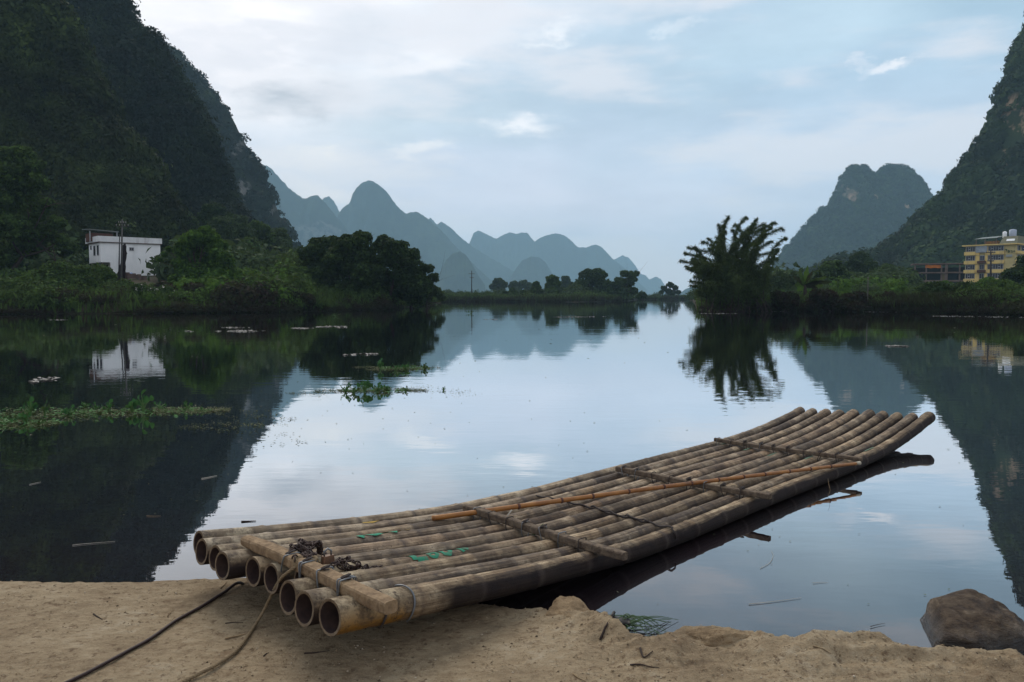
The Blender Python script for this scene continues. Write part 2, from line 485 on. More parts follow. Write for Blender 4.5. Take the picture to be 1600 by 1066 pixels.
def pxof(x, y): return 800 + F * np.asarray(x, float) / np.asarray(y, float)


def shoreY(px): return np.interp(px, SX, SY)


def gz(x, y):
    x = np.asarray(x, float); y = np.asarray(y, float); px = pxof(x, y)
    d = y - shoreY(px) + 1.2 * fbm(P3(x * .12, y * .12, 0), 3, 3)
    side = np.interp(px, [440, 560, 680, 1090, 1250], [.08, .05, .006, .006, .026])
    top = np.interp(px, [440, 560, 680, 1090, 1250], [.9, .7, .5, .45, .55])
    z = -.7 + .7 * smooth(d, -6, 0) + top * smooth(d, 0, 1.6) + side * np.clip(d, 0, 160 if True else 0) * np.where(px > 1000, 1, np.clip(60 / np.maximum(d, 60), 0, 1))
    return z + .12 * fbm(P3(x * .3, y * .3, 1), 3, 9) * smooth(d, 0, 3)


def project(Pt):
    Pt = np.asarray(Pt, float); q = Pt - np.array([0, 0, H]); c, s = math.cos(PITCH), math.sin(PITCH)
    dep = q[..., 1] * c - q[..., 2] * s; up = q[..., 1] * s + q[..., 2] * c
    return 800 + F * q[..., 0] / dep, 533 - F * up / dep


def grid_faces(nr, nc):
    i = np.arange(nr - 1)[:, None] * nc + np.arange(nc - 1)[None]
    return np.stack([i, i + 1, i + nc + 1, i + nc], -1).reshape(-1, 4)


# water
me = mesh_np('water', [(-900, -60, 0), (900, -60, 0), (900, 720, 0), (-900, 720, 0)], [(0, 1, 2, 3)], M['water'])
tag(link('water', me), kind='structure')
# far ground, one sheet
pxs = np.arange(-900, 2501, 5.0); ds = np.concatenate([[-60, -20, -6, -2.5, -1, -.3], np.linspace(0, 3, 8), np.geomspace(4, 200, 26)])
Yg = shoreY(pxs)[None] + ds[:, None]
Yg = np.vstack([np.maximum(Yg, 25), np.full((1, len(pxs)), 700.), np.full((1, len(pxs)), 1400.), np.full((1, len(pxs)), 6500.)])
Xg = (pxs[None] - 800) / F * Yg
Zg = gz(Xg, Yg)
tag(link('ground', mesh_np('ground', np.stack([Xg, Yg, Zg], -1), grid_faces(*Xg.shape), M['ground'], True)), kind='structure')


def mountain(name, prof, Y0, thick, mat, cols=160, rows=70, amp=.05, nsc=.25, pw=1.25, seed=1, jit=.006, back=.9, foot=0.5):
    prof = np.array(prof, float); px = np.linspace(prof[0, 0], prof[-1, 0], cols); py = np.maximum(np.interp(px, prof[:, 0], prof[:, 1]), -150)
    k = np.ones(5) / 5
    pys = np.convolve(np.pad(py, 2, mode='edge'), k, mode='valid'); py = .5 * py + .5 * pys
    Yc = np.full(cols, float(Y0)) if np.isscalar(Y0) else np.interp(px, [a for a, b in Y0], [b for a, b in Y0])
    cr = np.array([at(a, b, y) for a, b, y in zip(px, py, Yc)]); Zc = np.maximum(cr[:, 2], foot + .3)
    hm = Zc.max()
    b = np.linspace(0, 1, rows)
    T = thick * (Zc * .75 + .25 * hm)
    Yf = Yc[None] - T[None] * (1 - b[:, None]); Zf = foot + (Zc - foot)[None] * b[:, None] ** pw
    bb = np.linspace(0, 1, 14)[1:]
    Yb = Yc[None] + back * T[None] * bb[:, None]; Zb = foot + (Zc - foot)[None] * (1 - bb[:, None]) ** 1.1
    Y = np.vstack([Yf, Yb]); Z = np.vstack([Zf, Zb]); X = (px - 800)[None] / F * Yc[None] + 0 * Y
    env = np.concatenate([np.sin(np.clip(b, 0, 1) * math.pi) ** .6 * .9 + .1 * (1 - b), np.zeros(13)])[:, None]
    s = nsc * hm
    n = fbm(P3(X / s, Y / s * .7, Z / s * .55 + seed), 5, seed); rg = 1 - 2 * np.abs(fbm(P3(X / s * 1.3, 0 * Y, Z / s * .35 + 9), 4, seed + 3))
    Y = Y - env * amp * hm * (n + .6 * rg)
    j = fbm(P3(X / s * 9, Y / s * 9, Z / s * 9), 4, seed + 7)
    Z = Z + jit * hm * j * np.clip(Z / (Z.max() * .1), 0, 1)
    Z = np.maximum(Z, -.4)
    V = np.stack([X, Y, Z], -1)
    if callable(mat): mat = mat(V[:rows])
    o = tag(link(name, mesh_np(name, V, grid_faces(*X.shape), mat, True)), kind='structure')
    return V[:rows + 2]


def spots(V, lst):
    qx, qy = project(V); out = []
    for (px, py, rx, ry, k) in lst:
        i = np.argmin((qx - px) ** 2 + (qy - py) ** 2); c = V.reshape(-1, 3)[i]; m = c[1] / F
        out.append((c, (rx * m, 40 * m + 12, ry * m), k))
    return out


TEMPL = []
for s_ in range(6):
    r_ = np.random.default_rng(90 + s_); u_ = r_.normal(size=(92, 3)); u_[:, 2] = np.abs(u_[:, 2]) * 1.0 - .25
    u_ /= np.linalg.norm(u_, axis=1)[:, None]; lump_ = 1 + .35 * fbm(u_ * 1.9, 2, s_)
    pt_ = u_ * lump_[:, None] * r_.uniform(.7, 1.05, (92, 1)) * np.array([1, 1, .9])
    TEMPL.append(leaves_np(pt_, r_.uniform(.30, .58, 92), r_.uniform(.22, .42, 92), u_ * 1.3, .42, .25, seed=s_)[0].reshape(-1, 3))


TFINE = []
for s_ in range(6):
    r_ = np.random.default_rng(190 + s_); u_ = r_.normal(size=(170, 3)); u_[:, 2] = np.abs(u_[:, 2]) * 1.0 - .3
    u_ /= np.linalg.norm(u_, axis=1)[:, None]; lump_ = 1 + .55 * fbm(u_ * 2.3, 3, s_)
    pt_ = u_ * lump_[:, None] * r_.uniform(.6, 1.05, (170, 1)) * np.array([1, 1, .9])
    TFINE.append(leaves_np(pt_, r_.uniform(.16, .36, 170), r_.uniform(.10, .22, 170), u_ * 1.2, .55, .3, seed=s_)[0].reshape(-1, 3))


def blobs_mesh(pos, size, seed=0, squash=None, tm=None):
    r = np.random.default_rng(seed); n = len(pos); size = np.broadcast_to(size, (n,)) * r.uniform(.55, 1.5, n)
    a = r.uniform(0, 2 * math.pi, n); T = np.stack(tm or TEMPL)[r.integers(0, 6, n)]
    c, s = np.cos(a)[:, None], np.sin(a)[:, None]
    x = T[..., 0] * c - T[..., 1] * s; y = T[..., 0] * s + T[..., 1] * c; z = T[..., 2] * (r.uniform(.8, 1.25, n)[:, None] if squash is None else squash)
    V = np.stack([x, y, z], -1) * size[:, None, None] + np.asarray(pos)[:, None]
    V = V.reshape(-1, 3)
    return V, np.arange(len(V)).reshape(-1, 4)


def canopy(name, V, n, size, mat, seed, skip=(), lo=0.0, tm=None, pxr=(-260, 1860), pymin=-260):
    r = np.random.default_rng(seed); nr, nc = V.shape[:2]
    a, b, c, d = V[:-1, :-1], V[:-1, 1:], V[1:, 1:], V[1:, :-1]
    ar = np.linalg.norm(np.cross(c - a, d - b), axis=-1); ctr = (a + c) / 2; qx, qy = project(ctr)
    ar = ar * ((qx > pxr[0]) & (qx < pxr[1]) & (qy > pymin)) * (ctr[..., 2] > lo)
    ar = ar / np.maximum(ctr[..., 1], 1) ** 1.0
    p = (ar / ar.sum()).ravel(); idx = r.choice(len(p), n, p=p); i, j = np.unravel_index(idx, ar.shape)
    u, w = r.uniform(size=n)[:, None], r.uniform(size=n)[:, None]
    Pt = (a[i, j] * (1 - u) + b[i, j] * u) * (1 - w) + (d[i, j] * (1 - u) + c[i, j] * u) * w
    keep = np.ones(n, bool); qx, qy = project(Pt)
    for (px, py, rx, ry, k) in skip: keep &= (((qx - px) / (rx + 9)) ** 2 + ((qy - py) / (ry + 9)) ** 2 + .5 * r.normal(size=n)) > .8
    Pt = Pt[keep]
    V2, F2 = blobs_mesh(Pt, size * (.7 + .6 * (fbm(Pt * (.35 / size), 2, seed) + .5)), seed, None, tm)
    return tag(link(name, mesh_np(name, V2, F2, mat)), kind='stuff')


GREY_ROCK = [(.03, .03, .035), (.07, .066, .07), (.17, .16, .16)]
PALE_ROCK = [(.06, .06, .06), (.13, .125, .12), (.24, .22, .20)]
TAN_ROCK = [(.07, .05, .04), (.26, .18, .12), (.55, .41, .28)]
FD = [(.009, .008, .008), (.013, .016, .010), (.020, .028, .013)]
FR = [(.016, .020, .013), (.026, .04, .019), (.042, .066, .026)]
# --- left massif, three ridges one behind the other
pA1 = [(-700, -700), (-300, -430), (-100, -220), (30, -60), (90, 10), (130, 80), (152, 140), (165, 185), (205, 225), (238, 275), (262, 330), (285, 385), (300, 440)]
pA2 = [(-500, -760), (-200, -480), (0, -260), (120, -110), (180, -30), (203, 3), (222, 38), (243, 56), (258, 82), (275, 105), (298, 135), (310, 152), (320, 190), (335, 222), (345, 258), (356, 290), (368, 315), (380, 345), (395, 372), (402, 440)]
pB = [(60, -150), (160, -40), (225, 40), (262, 74), (285, 88), (300, 103), (318, 122), (332, 138), (350, 158), (366, 178), (380, 208), (392, 232), (403, 250), (412, 278), (425, 300), (435, 322), (438, 338), (450, 355), (458, 380), (462, 425)]
skA1 = []
skA2 = [(252, 266, 17, 22, 1), (185, 180, 10, 5, .6)]
skB = [(372, 228, 7, 20, .7), (376, 305, 13, 34, 1.0), (383, 292, 6, 14, 1), (425, 330, 4, 12, .6)]
ROCKW = dict(wob=6.0)
VA1 = mountain('mountain', pA1, [(-700, 190), (300, 150)], .62, mat_hill('hill_near_left', *FD, .03), 170, 90, .16, .20, 1.15, 11)
VA2 = mountain('mountain', pA2, [(-500, 290), (402, 235)], .62, lambda V: mat_hill('hill_left', *FD, .02, dict(c=GREY_ROCK, wob=8.0, spots=spots(V, skA2))), 190, 100, .15, .17, 1.2, 23)
VB = mountain('mountain', pB, [(60, 600), (462, 520)], .6, lambda V: mat_hill('hill_left_far', *FD, .014, dict(c=PALE_ROCK, wob=12.0, spots=spots(V, skB))), 170, 90, .12, .17, 1.3, 35)
canopy('forest', VA1, 3600, 2.2, M['forest_near'], 1, skA1, tm=TFINE)
canopy('forest', VA2, 4400, 2.7, M['forest_dark'], 2, skA2, tm=TFINE)
canopy('forest', VB, 3200, 4.2, M['forest_dark'], 3, skB)
# --- right slope and the double peak
pR = [(1240, 445), (1285, 418), (1330, 402), (1362, 396), (1392, 384), (1425, 352), (1452, 322), (1470, 306), (1484, 278), (1500, 255), (1515, 238), (1528, 215), (1545, 195), (1556, 180), (1562, 158), (1570, 130), (1578, 95), (1586, 60), (1600, 20), (1640, -60), (1720, -190), (1850, -340), (2100, -560), (2300, -600)]
skR = [(1588, 180, 16, 44, 1), (1562, 274, 9, 28, 1), (1572, 240, 10, 14, .8), (1592, 218, 12, 12, 1)]
VR = mountain('mountain', pR, [(1240, 420), (1600, 420), (2300, 400)], .8, lambda V: mat_hill('hill_right', *FR, .014, dict(c=TAN_ROCK, wob=10.0, spots=spots(V, skR))), 190, 100, .14, .16, 1.3, 47)
canopy('forest', VR, 6500, 3.4, M['forest_right'], 4, skR, pxr=(1200, 1900))
pT = [(1200, 440), (1212, 415), (1224, 392), (1243, 370), (1262, 348), (1280, 332), (1296, 315), (1303, 298), (1309, 277), (1320, 263), (1334, 258), (1347, 263), (1362, 273), (1374, 265), (1388, 260), (1402, 259), (1416, 266), (1430, 282), (1442, 300), (1452, 320), (1475, 350), (1510, 390), (1560, 430)]
skT = [(1326, 296, 9, 20, .5), (1333, 308, 6, 9, .9), (1370, 308, 4, 6, .8), (1416, 322, 4, 4, .9)]
VT = mountain('mountain', pT, 1500, .8, lambda V: mat_hill('hill_double_peak', *FR, .008, dict(c=TAN_ROCK, wob=20.0, spots=spots(V, skT))), 200, 90, .11, .17, 1.25, 59)
canopy('forest', VT, 7000, 5.2, M['forest_right'], 5, skT, pxr=(1180, 1600))
# --- the blue chain
hill_far = mat_hill('hill_far', (.020, .026, .022), (.030, .042, .028), (.05, .07, .036), .005)
mh = lambda V: hill_far
skC = [(470, 365, 26, 18, .45), (507, 362, 22, 22, .5), (530, 372, 14, 16, .4)]
CH = [
    ([(330, 380), (370, 320), (400, 272), (412, 261), (420, 258), (430, 266), (445, 284), (462, 300), (478, 311), (490, 306), (500, 306), (512, 318), (525, 335), (538, 352), (556, 380), (600, 440)], 1120, .7, 61,
     lambda V: mat_hill('hill_streaked', (.020, .026, .022), (.030, .042, .028), (.05, .07, .036), .005, dict(c=PALE_ROCK, wob=25., spots=spots(V, skC)))),
    ([(470, 380), (500, 322), (508, 309), (516, 306), (524, 314), (533, 332), (550, 370)], 1500, .6, 63, mh),
    ([(500, 400), (528, 338), (537, 325), (550, 316), (552, 305), (560, 292), (572, 284), (580, 282), (592, 287), (606, 300), (620, 320), (634, 334), (643, 331), (655, 332), (668, 341), (690, 360), (715, 388), (745, 418), (770, 440), (800, 452)], 1280, .6, 65, mh),
    ([(640, 380), (668, 345), (674, 340), (684, 352), (690, 346), (704, 355), (722, 373), (742, 388), (770, 405), (800, 422), (840, 440), (880, 452)], 1600, .6, 67, mh),
    ([(680, 440), (690, 422), (698, 405), (708, 396), (718, 393), (728, 398), (735, 408), (746, 428), (758, 446)], 1000, .8, 69, mh),
    ([(790, 446), (806, 420), (816, 407), (830, 401), (842, 402), (852, 410), (860, 424), (872, 446)], 1400, .8, 71, mh),
    ([(715, 420), (735, 378), (740, 364), (748, 360), (760, 366), (776, 374), (786, 367), (798, 363), (808, 366), (816, 363), (824, 364), (835, 378), (843, 372), (856, 367), (868, 365), (880, 367), (892, 376), (902, 386), (915, 387), (928, 382), (938, 385), (948, 395), (958, 406), (974, 418), (990, 436), (1010, 452)], 1900, .5, 73, mh),
    ([(930, 440), (955, 408), (964, 403), (972, 399), (982, 403), (992, 415), (1000, 428), (1008, 430), (1014, 437), (1024, 432), (1032, 436), (1042, 452)], 2350, .5, 75, mh),
    ([(1055, 464), (1070, 452), (1084, 447), (1100, 452), (1130, 462)], 1300, .8, 77, mh),
]
for prof, Y0, th, sd_, mt in CH:
    mountain('mountain', prof, Y0 * 2.5, th, mt, 190, 50, .05, .25, 1.15, sd_, jit=.012)
# --- haze: one even volume, sky outside


def build_haze():
    m, t, out = newmat('haze')
    v = t.new('ShaderNodeVolumePrincipled'); v.inputs['Color'].default_value = (.49, .785, 1.0, 1)
    v.inputs['Density'].default_value = HAZE_D; v.inputs['Anisotropy'].default_value = .1
    t.l.new(v.outputs[0], out.inputs['Volume'])
    b = MB(); b.box((0, 3320, 252), (18400, 6800, 508)); o = b.build('haze', m); tag(o, kind='stuff')


HAZE_D = .00017
build_haze()
# ------------------------------------------------------------------ bank vegetation


def scatter(pxr, dr, n, seed, pw=1.6):
    r = np.random.default_rng(seed); px = r.uniform(*pxr, n); d = dr[0] + (dr[1] - dr[0]) * r.uniform(size=n) ** pw
    Y = shoreY(px) + d; X = (px - 800) / F * Y
    # a cleared yard round the white house
    k = ~((px > 128) & (px < 268) & (d > 20) & (d < 62))
    return np.stack([X, Y, gz(X, Y)], -1)[k], px[k], d[k]


def undergrowth(name, zones, mat, seed):
    Vs = []; n0 = 0; Fs = []
    for k, (pxr, dr, n, size) in enumerate(zones):
        Pt, px, d = scatter(pxr, dr, n, seed + k); sz = size * np.clip(.9 + 1.4 * fbm(P3(Pt[:, 0] * .16, Pt[:, 1] * .16, seed), 3, seed + k), .35, 1.7)
        sz = sz * np.where((px > 118) & (px < 272), .55, 1) * np.where((px > 1400) & (d > 8), .75, 1)
        V, Fq = blobs_mesh(Pt + np.stack([0 * sz, 0 * sz, sz * .45], -1), sz, seed + k, None, TFINE)
        Vs.append(V); Fs.append(Fq + n0); n0 += len(V)
    return tag(link(name, mesh_np(name, np.vstack(Vs), np.vstack(Fs), mat)), kind='stuff')


undergrowth('undergrowth', [((-260, 690), (-.4, 1.6), 800, .5), ((1085, 1860), (-.4, 1.8), 700, .5), ((690, 1080), (-.3, 2.5), 420, .62), ((-200, 480), (1, 10), 520, .8)], M['leaf_red'], 300)
undergrowth('undergrowth', [((-260, 480), (.6, 40), 1500, .95), ((470, 690), (.4, 30), 500, .95), ((1200, 1860), (.6, 14), 600, .85), ((380, 480), (15, 70), 260, 1.6), ((690, 1000), (2.5, 30), 420, 1.05)], M['leaf_mid'], 320)
undergrowth('undergrowth', [((-260, 460), (30, 95), 700, 2.2), ((1190, 1860), (12, 120), 1100, 1.05), ((1190, 1420), (60, 160), 300, 1.9), ((690, 1000), (20, 200), 420, 1.6), ((990, 1085), (0, 25), 130, 1.0), ((1085, 1240), (40, 220), 260, 1.9)], M['leaf_grey'], 340)
undergrowth('undergrowth', [((-260, 480), (1.5, 22), 80, .8), ((360, 480), (8, 50), 90, 1.3), ((1420, 1860), (2, 14), 70, .8), ((1200, 1420), (20, 90), 60, 1.3)], M['leaf_bright'], 351)
# tall grass standing along the water


def grass(name, zones, mat, seed, h=(.8, 1.5)):
    r = np.random.default_rng(seed); Ps = []
    for k, (pxr, dr, n) in enumerate(zones): Ps.append(scatter(pxr, dr, n, seed + k)[0])
    Pt = np.vstack(Ps); n = len(Pt); hh = r.uniform(h[0], h[1], n); lean = r.normal(size=(n, 3)) * .3; lean[:, 2] = 1
    tip = Pt + lean * hh[:, None]; mid = (Pt + tip) / 2 + np.array([0, 0, .1]); w = r.normal(size=(n, 3)) * .05; w[:, 2] = 0
    V = np.stack([Pt - w, Pt + w, mid + w * .8, tip], 1).reshape(-1, 3)
    return tag(link(name, mesh_np(name, V, np.arange(4 * n).reshape(n, 4), mat)), kind='stuff')


grass('grass', [((-260, 690), (0, 12), 3600), ((690, 1080), (0, 5), 1800), ((1090, 1860), (0, 8), 3200)], M['leaf_mid'], 360)
grass('reeds', [((1180, 1560), (-.2, 2.5), 6000), ((690, 990), (-.3, 2), 2500)], M['leaf_red'], 380, (.7, 1.7))
# ------------------------------------------------------------------ trees


def trunk_mb(base, tops, r0, bend=.3, seed=0, fork=.45):
    r = np.random.default_rng(seed); mb = MB(); base = np.asarray(base, float); tops = [np.asarray(q, float) for q in tops]
    mean = np.mean(tops, 0); top = base + (mean - base) * fork + r.normal(size=3) * np.array([bend, bend, 0])
    path = catmull([base - [0, 0, .3], base + (top - base) * .5 + r.normal(size=3) * bend * .4, top], 6)
    mb.tube(path, np.linspace(r0 * 1.25, r0 * .7, len(path)), 9)
    for q in tops:
        m = top + (q - top) * .5 + r.normal(size=3) * .25 * np.linalg.norm(q - top) * .5
        p = catmull([top - (top - base) * .06, m, q], 5); mb.tube(p, np.linspace(r0 * .55, r0 * .1, len(p)), 6)
        for k in range(2):
            e = q + r.normal(size=3) * np.linalg.norm(q - top) * .35; p = catmull([p[len(p) // 2], (p[len(p) // 2] + e) / 2 + r.normal(size=3) * .1, e], 3); mb.tube(p, np.linspace(r0 * .25, r0 * .05, len(p)), 5)
    return mb


def tree(name, label, cat, blobs, Y, mat, trunk_px, n=700, leaf=(.42, .26), r0=.16, seed=1, group=None, depth=.6, base_d=0, fork=.45, squash=.85):
    r = np.random.default_rng(seed); m = Y / F
    bx = (trunk_px - 800) * m; base = np.array([bx, Y + base_d, float(gz(bx, Y + base_d))])
    root = empty(name, base, label=label, cat=cat, group=group)
    bl = []
    for (px, py, rp) in blobs:
        rad = rp * m; c = at(px, py, Y + r.normal() * rad * depth); bl.append((c, (rad, rad, rad * squash), (rad / 2.0) ** 1.6 + .15 + (.3 if rad < .5 else 0)))
    sub = []
    for c, rad, k in bl:
        sub.append((c, tuple(q * .86 for q in rad), k * .55))
        for j in range(9):
            u = r.normal(size=3); u[2] = u[2] * .8 + .25; u /= np.linalg.norm(u); f = r.uniform(.26, .5); rr = tuple(q * f for q in rad)
            sub.append((c + u * np.array(rad) * r.uniform(.6, .86), (rr[0], rr[1], rr[2] * .8), k * .16))
    Pt, N = crown_points(sub, n, seed)
    V, Fq = leaves_np(Pt, leaf[0], leaf[1], N * .9 + np.array([0, 0, .35]), .8, .3, seed=seed)
    link('crown', mesh_np('crown', V - base, Fq, mat), root)
    sel = bl if len(bl) < 9 else [bl[i] for i in r.choice(len(bl), 8, replace=False)]
    trunk_mb(base, [b[0] for b in sel], r0, seed=seed, fork=fork).build('trunk', M['bark'], root, True, base)
    return root


G1 = 'broad trees of the dark clump on the left bank'
tree('tree', 'dark broad tree at the left end of the waterside clump', 'tree', [(492, 398, 24), (478, 425, 20), (508, 385, 22), (500, 430, 28), (484, 455, 24), (470, 440, 14)], 96, M['leaf_dark'], 492, 1500, seed=11, group=G1)
tree('tree', 'dark round-topped tree second from the left in the clump', 'tree', [(545, 384, 22), (562, 380, 22), (528, 405, 26), (558, 412, 32), (540, 440, 32), (575, 430, 26), (560, 462, 26)], 93, M['leaf_dark'], 550, 1500, seed=12, group=G1)
tree('tree', 'dark tree with the highest crown in the middle of the clump', 'tree', [(604, 384, 20), (616, 392, 22), (590, 405, 24), (612, 420, 30), (600, 450, 32), (632, 440, 22)], 95, M['leaf_dark'], 606, 1500, seed=13, group=G1)
tree('tree', 'dark sloping-crowned tree toward the right end of the clump', 'tree', [(636, 402, 18), (650, 420, 19), (640, 445, 26), (660, 450, 18), (648, 468, 18)], 97, M['leaf_dark'], 645, 1500, seed=14, group=G1)
tree('tree', 'small feathery tree closing the right end of the dark clump', 'tree', [(670, 420, 9), (676, 434, 9), (668, 448, 12), (682, 456, 9), (690, 464, 6), (664, 466, 11)], 100, M['leaf_grey'], 670, 1500, (.4, .16), .08, seed=15)
tree('tree', 'bright green spreading tree beside the white house with a branch over its wall', 'tree', [(300, 374, 17), (322, 370, 19), (338, 384, 18), (290, 392, 20), (318, 402, 28), (348, 408, 22), (286, 412, 16), (302, 432, 28), (340, 440, 28), (365, 432, 18), (274, 438, 13), (320, 462, 26), (257, 398, 4), (249, 406, 3.5), (264, 390, 4)], 88, M['leaf_bright'], 318, 1700, (.36, .24), .2, seed=16)
tree('tree', 'tall green tree at the left edge before the dark mountain', 'tree', [(8, 246, 22), (34, 246, 20), (52, 262, 17), (16, 275, 24), (62, 285, 16), (40, 300, 24), (10, 315, 26), (75, 318, 11), (50, 335, 22), (88, 348, 14), (20, 355, 28), (70, 365, 20), (-20, 280, 26), (-25, 340, 30), (45, 385, 24), (5, 395, 28), (95, 375, 12)], 92, M['leaf_mid'], 12, 1200, (.42, .26), .28, seed=17, fork=.5)
tree('tree', 'mid green tree between the tall left edge tree and the white house', 'tree', [(85, 392, 14), (108, 388, 12), (98, 405, 16), (76, 412, 16), (118, 408, 10), (92, 428, 18)], 104, M['leaf_mid'], 95, 1500, seed=18)
tree('tree', 'slender tree with a thin crown left of the white house', 'tree', [(112, 385, 8), (120, 392, 8), (128, 402, 9), (116, 412, 11), (130, 420, 10)], 118, M['leaf_grey'], 120, 1800, seed=19, r0=.09)
for i, (px, py, rr, Y, mt, lab) in enumerate([(205, 345, 16, 150, 'leaf_grey', 'grey green tree rising behind the white house roof'), (245, 350, 17, 152, 'leaf_grey', 'grey green tree behind the right corner of the white house'), (345, 352, 18, 150, 'leaf_grey', 'tree of the hill foot just above the bright spreading tree'), (392, 385, 20, 140, 'leaf_mid', 'mid green tree at the mountain foot, left of the paired poles'), (415, 405, 16, 132, 'leaf_mid', 'round leafy tree directly beside the paired poles'), (452, 408, 17, 140, 'leaf_grey', 'pale green tree between the paired poles and the dark clump'), (440, 385, 18, 170, 'leaf_grey', 'hazy tree under the far cliff edge above the paired poles'), (368, 352, 20, 160, 'leaf_grey', 'tall hazy green tree on the lower slope left of the far cliff foot'), (402, 360, 20, 165, 'leaf_mid', 'leafy tree on the lower slope straight above the paired poles'), (432, 368, 17, 172, 'leaf_grey', 'grey green tree high at the foot of the far cliff'), (335, 330, 18, 165, 'leaf_dark', 'dark tree on the slope above and right of the bright spreading tree'), (285, 340, 18, 168, 'leaf_mid', 'mid green tree on the slope between white house and bright spreading tree')]):
    tree('tree', lab, 'tree', [(px, py, rr), (px - rr * .7, py + rr * .7, rr * .8), (px + rr * .7, py + rr * .6, rr * .8), (px, py + rr * 1.3, rr)], Y, M[mt], px, 700, (.5, .3), seed=40 + i, group='trees at the foot of the left mountain')
# central bank, about two hundred metres off
tree('tree', 'large round dark tree on the middle bank', 'tree', [(918, 434, 15), (935, 431, 15), (905, 447, 13), (925, 450, 18), (945, 447, 15), (952, 456, 12), (912, 459, 14), (938, 462, 14)], 228, M['leaf_dark'], 926, 500, (.75, .5), .3, seed=21)
tree('tree', 'ragged bamboo-like tree leaning right beside the large round tree', 'tree', [(975, 428, 7), (985, 430, 7), (994, 428, 5), (968, 440, 9), (982, 442, 10), (990, 437, 6), (976, 455, 11), (990, 455, 7)], 235, M['leaf_mid'], 978, 700, (.8, .3), .15, seed=22)
tree('tree', 'upright oval tree left of the large round tree', 'tree', [(863, 436, 9), (868, 444, 9), (858, 447, 8), (864, 456, 10)], 226, M['leaf_mid'], 863, 900, (.6, .4), .15, seed=23)
tree('tree', 'small round tree at the left of the upright oval tree', 'tree', [(838, 444, 6), (841, 450, 6), (834, 453, 6)], 228, M['leaf_mid'], 838, 1200, (.5, .35), .1, seed=24)
tree('tree', 'tiny dark tree low on the bank between two small trees', 'tree', [(818, 457, 5), (823, 460, 5), (800, 453, 4), (805, 458, 5)], 226, M['leaf_mid'], 812, 1400, (.5, .3), .08, seed=25)
tree('tree', 'hazy pale tree standing far behind the middle bank', 'tree', [(778, 440, 7), (786, 445, 8), (771, 448, 7), (780, 454, 9)], 420, M['leaf_grey'], 780, 400, (1.2, .8), .2, seed=26)
tree('tree', 'hazy wide tree row end far behind the small round tree', 'tree', [(803, 446, 8), (816, 444, 8), (826, 449, 8), (808, 455, 9)], 440, M['leaf_grey'], 813, 400, (1.2, .8), .2, seed=27)
tree('tree', 'hazy tree peeping between oval tree and large round tree', 'tree', [(884, 438, 7), (878, 446, 8), (890, 446, 7)], 400, M['leaf_grey'], 884, 400, (1.2, .8), .2, seed=28)
for i, (px, py, rr, mt, lab) in enumerate([(900, 452, 11, 'leaf_mid', 'low rounded tree touching the left side of the large round tree'), (962, 450, 12, 'leaf_dark', 'low dark tree filling the gap between large round tree and leaning tree'), (848, 458, 8, 'leaf_dark', 'small dense bushy tree under the upright oval tree'), (882, 458, 9, 'leaf_mid', 'bushy tree between upright oval tree and large round tree'), (1003, 461, 6, 'leaf_dark', 'small dark tree at the right tip of the middle bank'), (790, 460, 6, 'leaf_dark', 'small dark bushy tree at the left part of the middle bank'), (760, 462, 6, 'leaf_mid', 'low bushy tree right of the dark pole on the middle bank')]):
    tree('tree', lab, 'tree', [(px, py, rr), (px - rr * .8, py + rr * .5, rr * .7), (px + rr * .8, py + rr * .5, rr * .7)], 227, M[mt], px, 600, (.6, .4), .12, seed=90 + i, group='trees on the middle bank')
tree('tree', 'lone open-crowned tree on the far bank at the river bend', 'tree', [(1047, 445, 5.5), (1038, 451, 5), (1055, 450, 5), (1033, 457, 4), (1060, 457, 4), (1044, 455, 5.5), (1052, 458, 5), (1047, 461, 4)], 338, M['leaf_dark'], 1047, 420, (.8, .55), .22, seed=29, fork=.35)
# right bank
for i, (px, py, rr, Y, mt, lab) in enumerate([(1215, 440, 14, 120, 'leaf_grey', 'grey green tree just right of the big bamboo clump'), (1235, 432, 10, 160, 'leaf_grey', 'slender hazy tree behind the banana plant'), (1300, 420, 17, 150, 'leaf_mid', 'rounded tree above the concrete post'), (1345, 408, 18, 190, 'leaf_dark', 'dark spreading tree at the start of the right slope'), (1385, 425, 16, 170, 'leaf_mid', 'leafy tree left of the unfinished grey building'), (1478, 452, 15, 120, 'leaf_bright', 'bright green tree hiding the foot of the yellow building'), (1516, 462, 15, 105, 'leaf_mid', 'bushy tree before the yellow building'), (1582, 434, 20, 105, 'leaf_dark', 'dark heavy tree covering the lower right of the yellow building'), (1605, 420, 22, 104, 'leaf_dark', 'dark tree cut by the right edge of the view')]):
    tree('tree', lab, 'tree', [(px, py, rr), (px - rr * .8, py + rr * .6, rr * .8), (px + rr * .8, py + rr * .6, rr * .8), (px + 3, py + rr * 1.3, rr)], Y, M[mt], px, 900, (.45, .28), seed=60 + i, group='trees along the right bank')


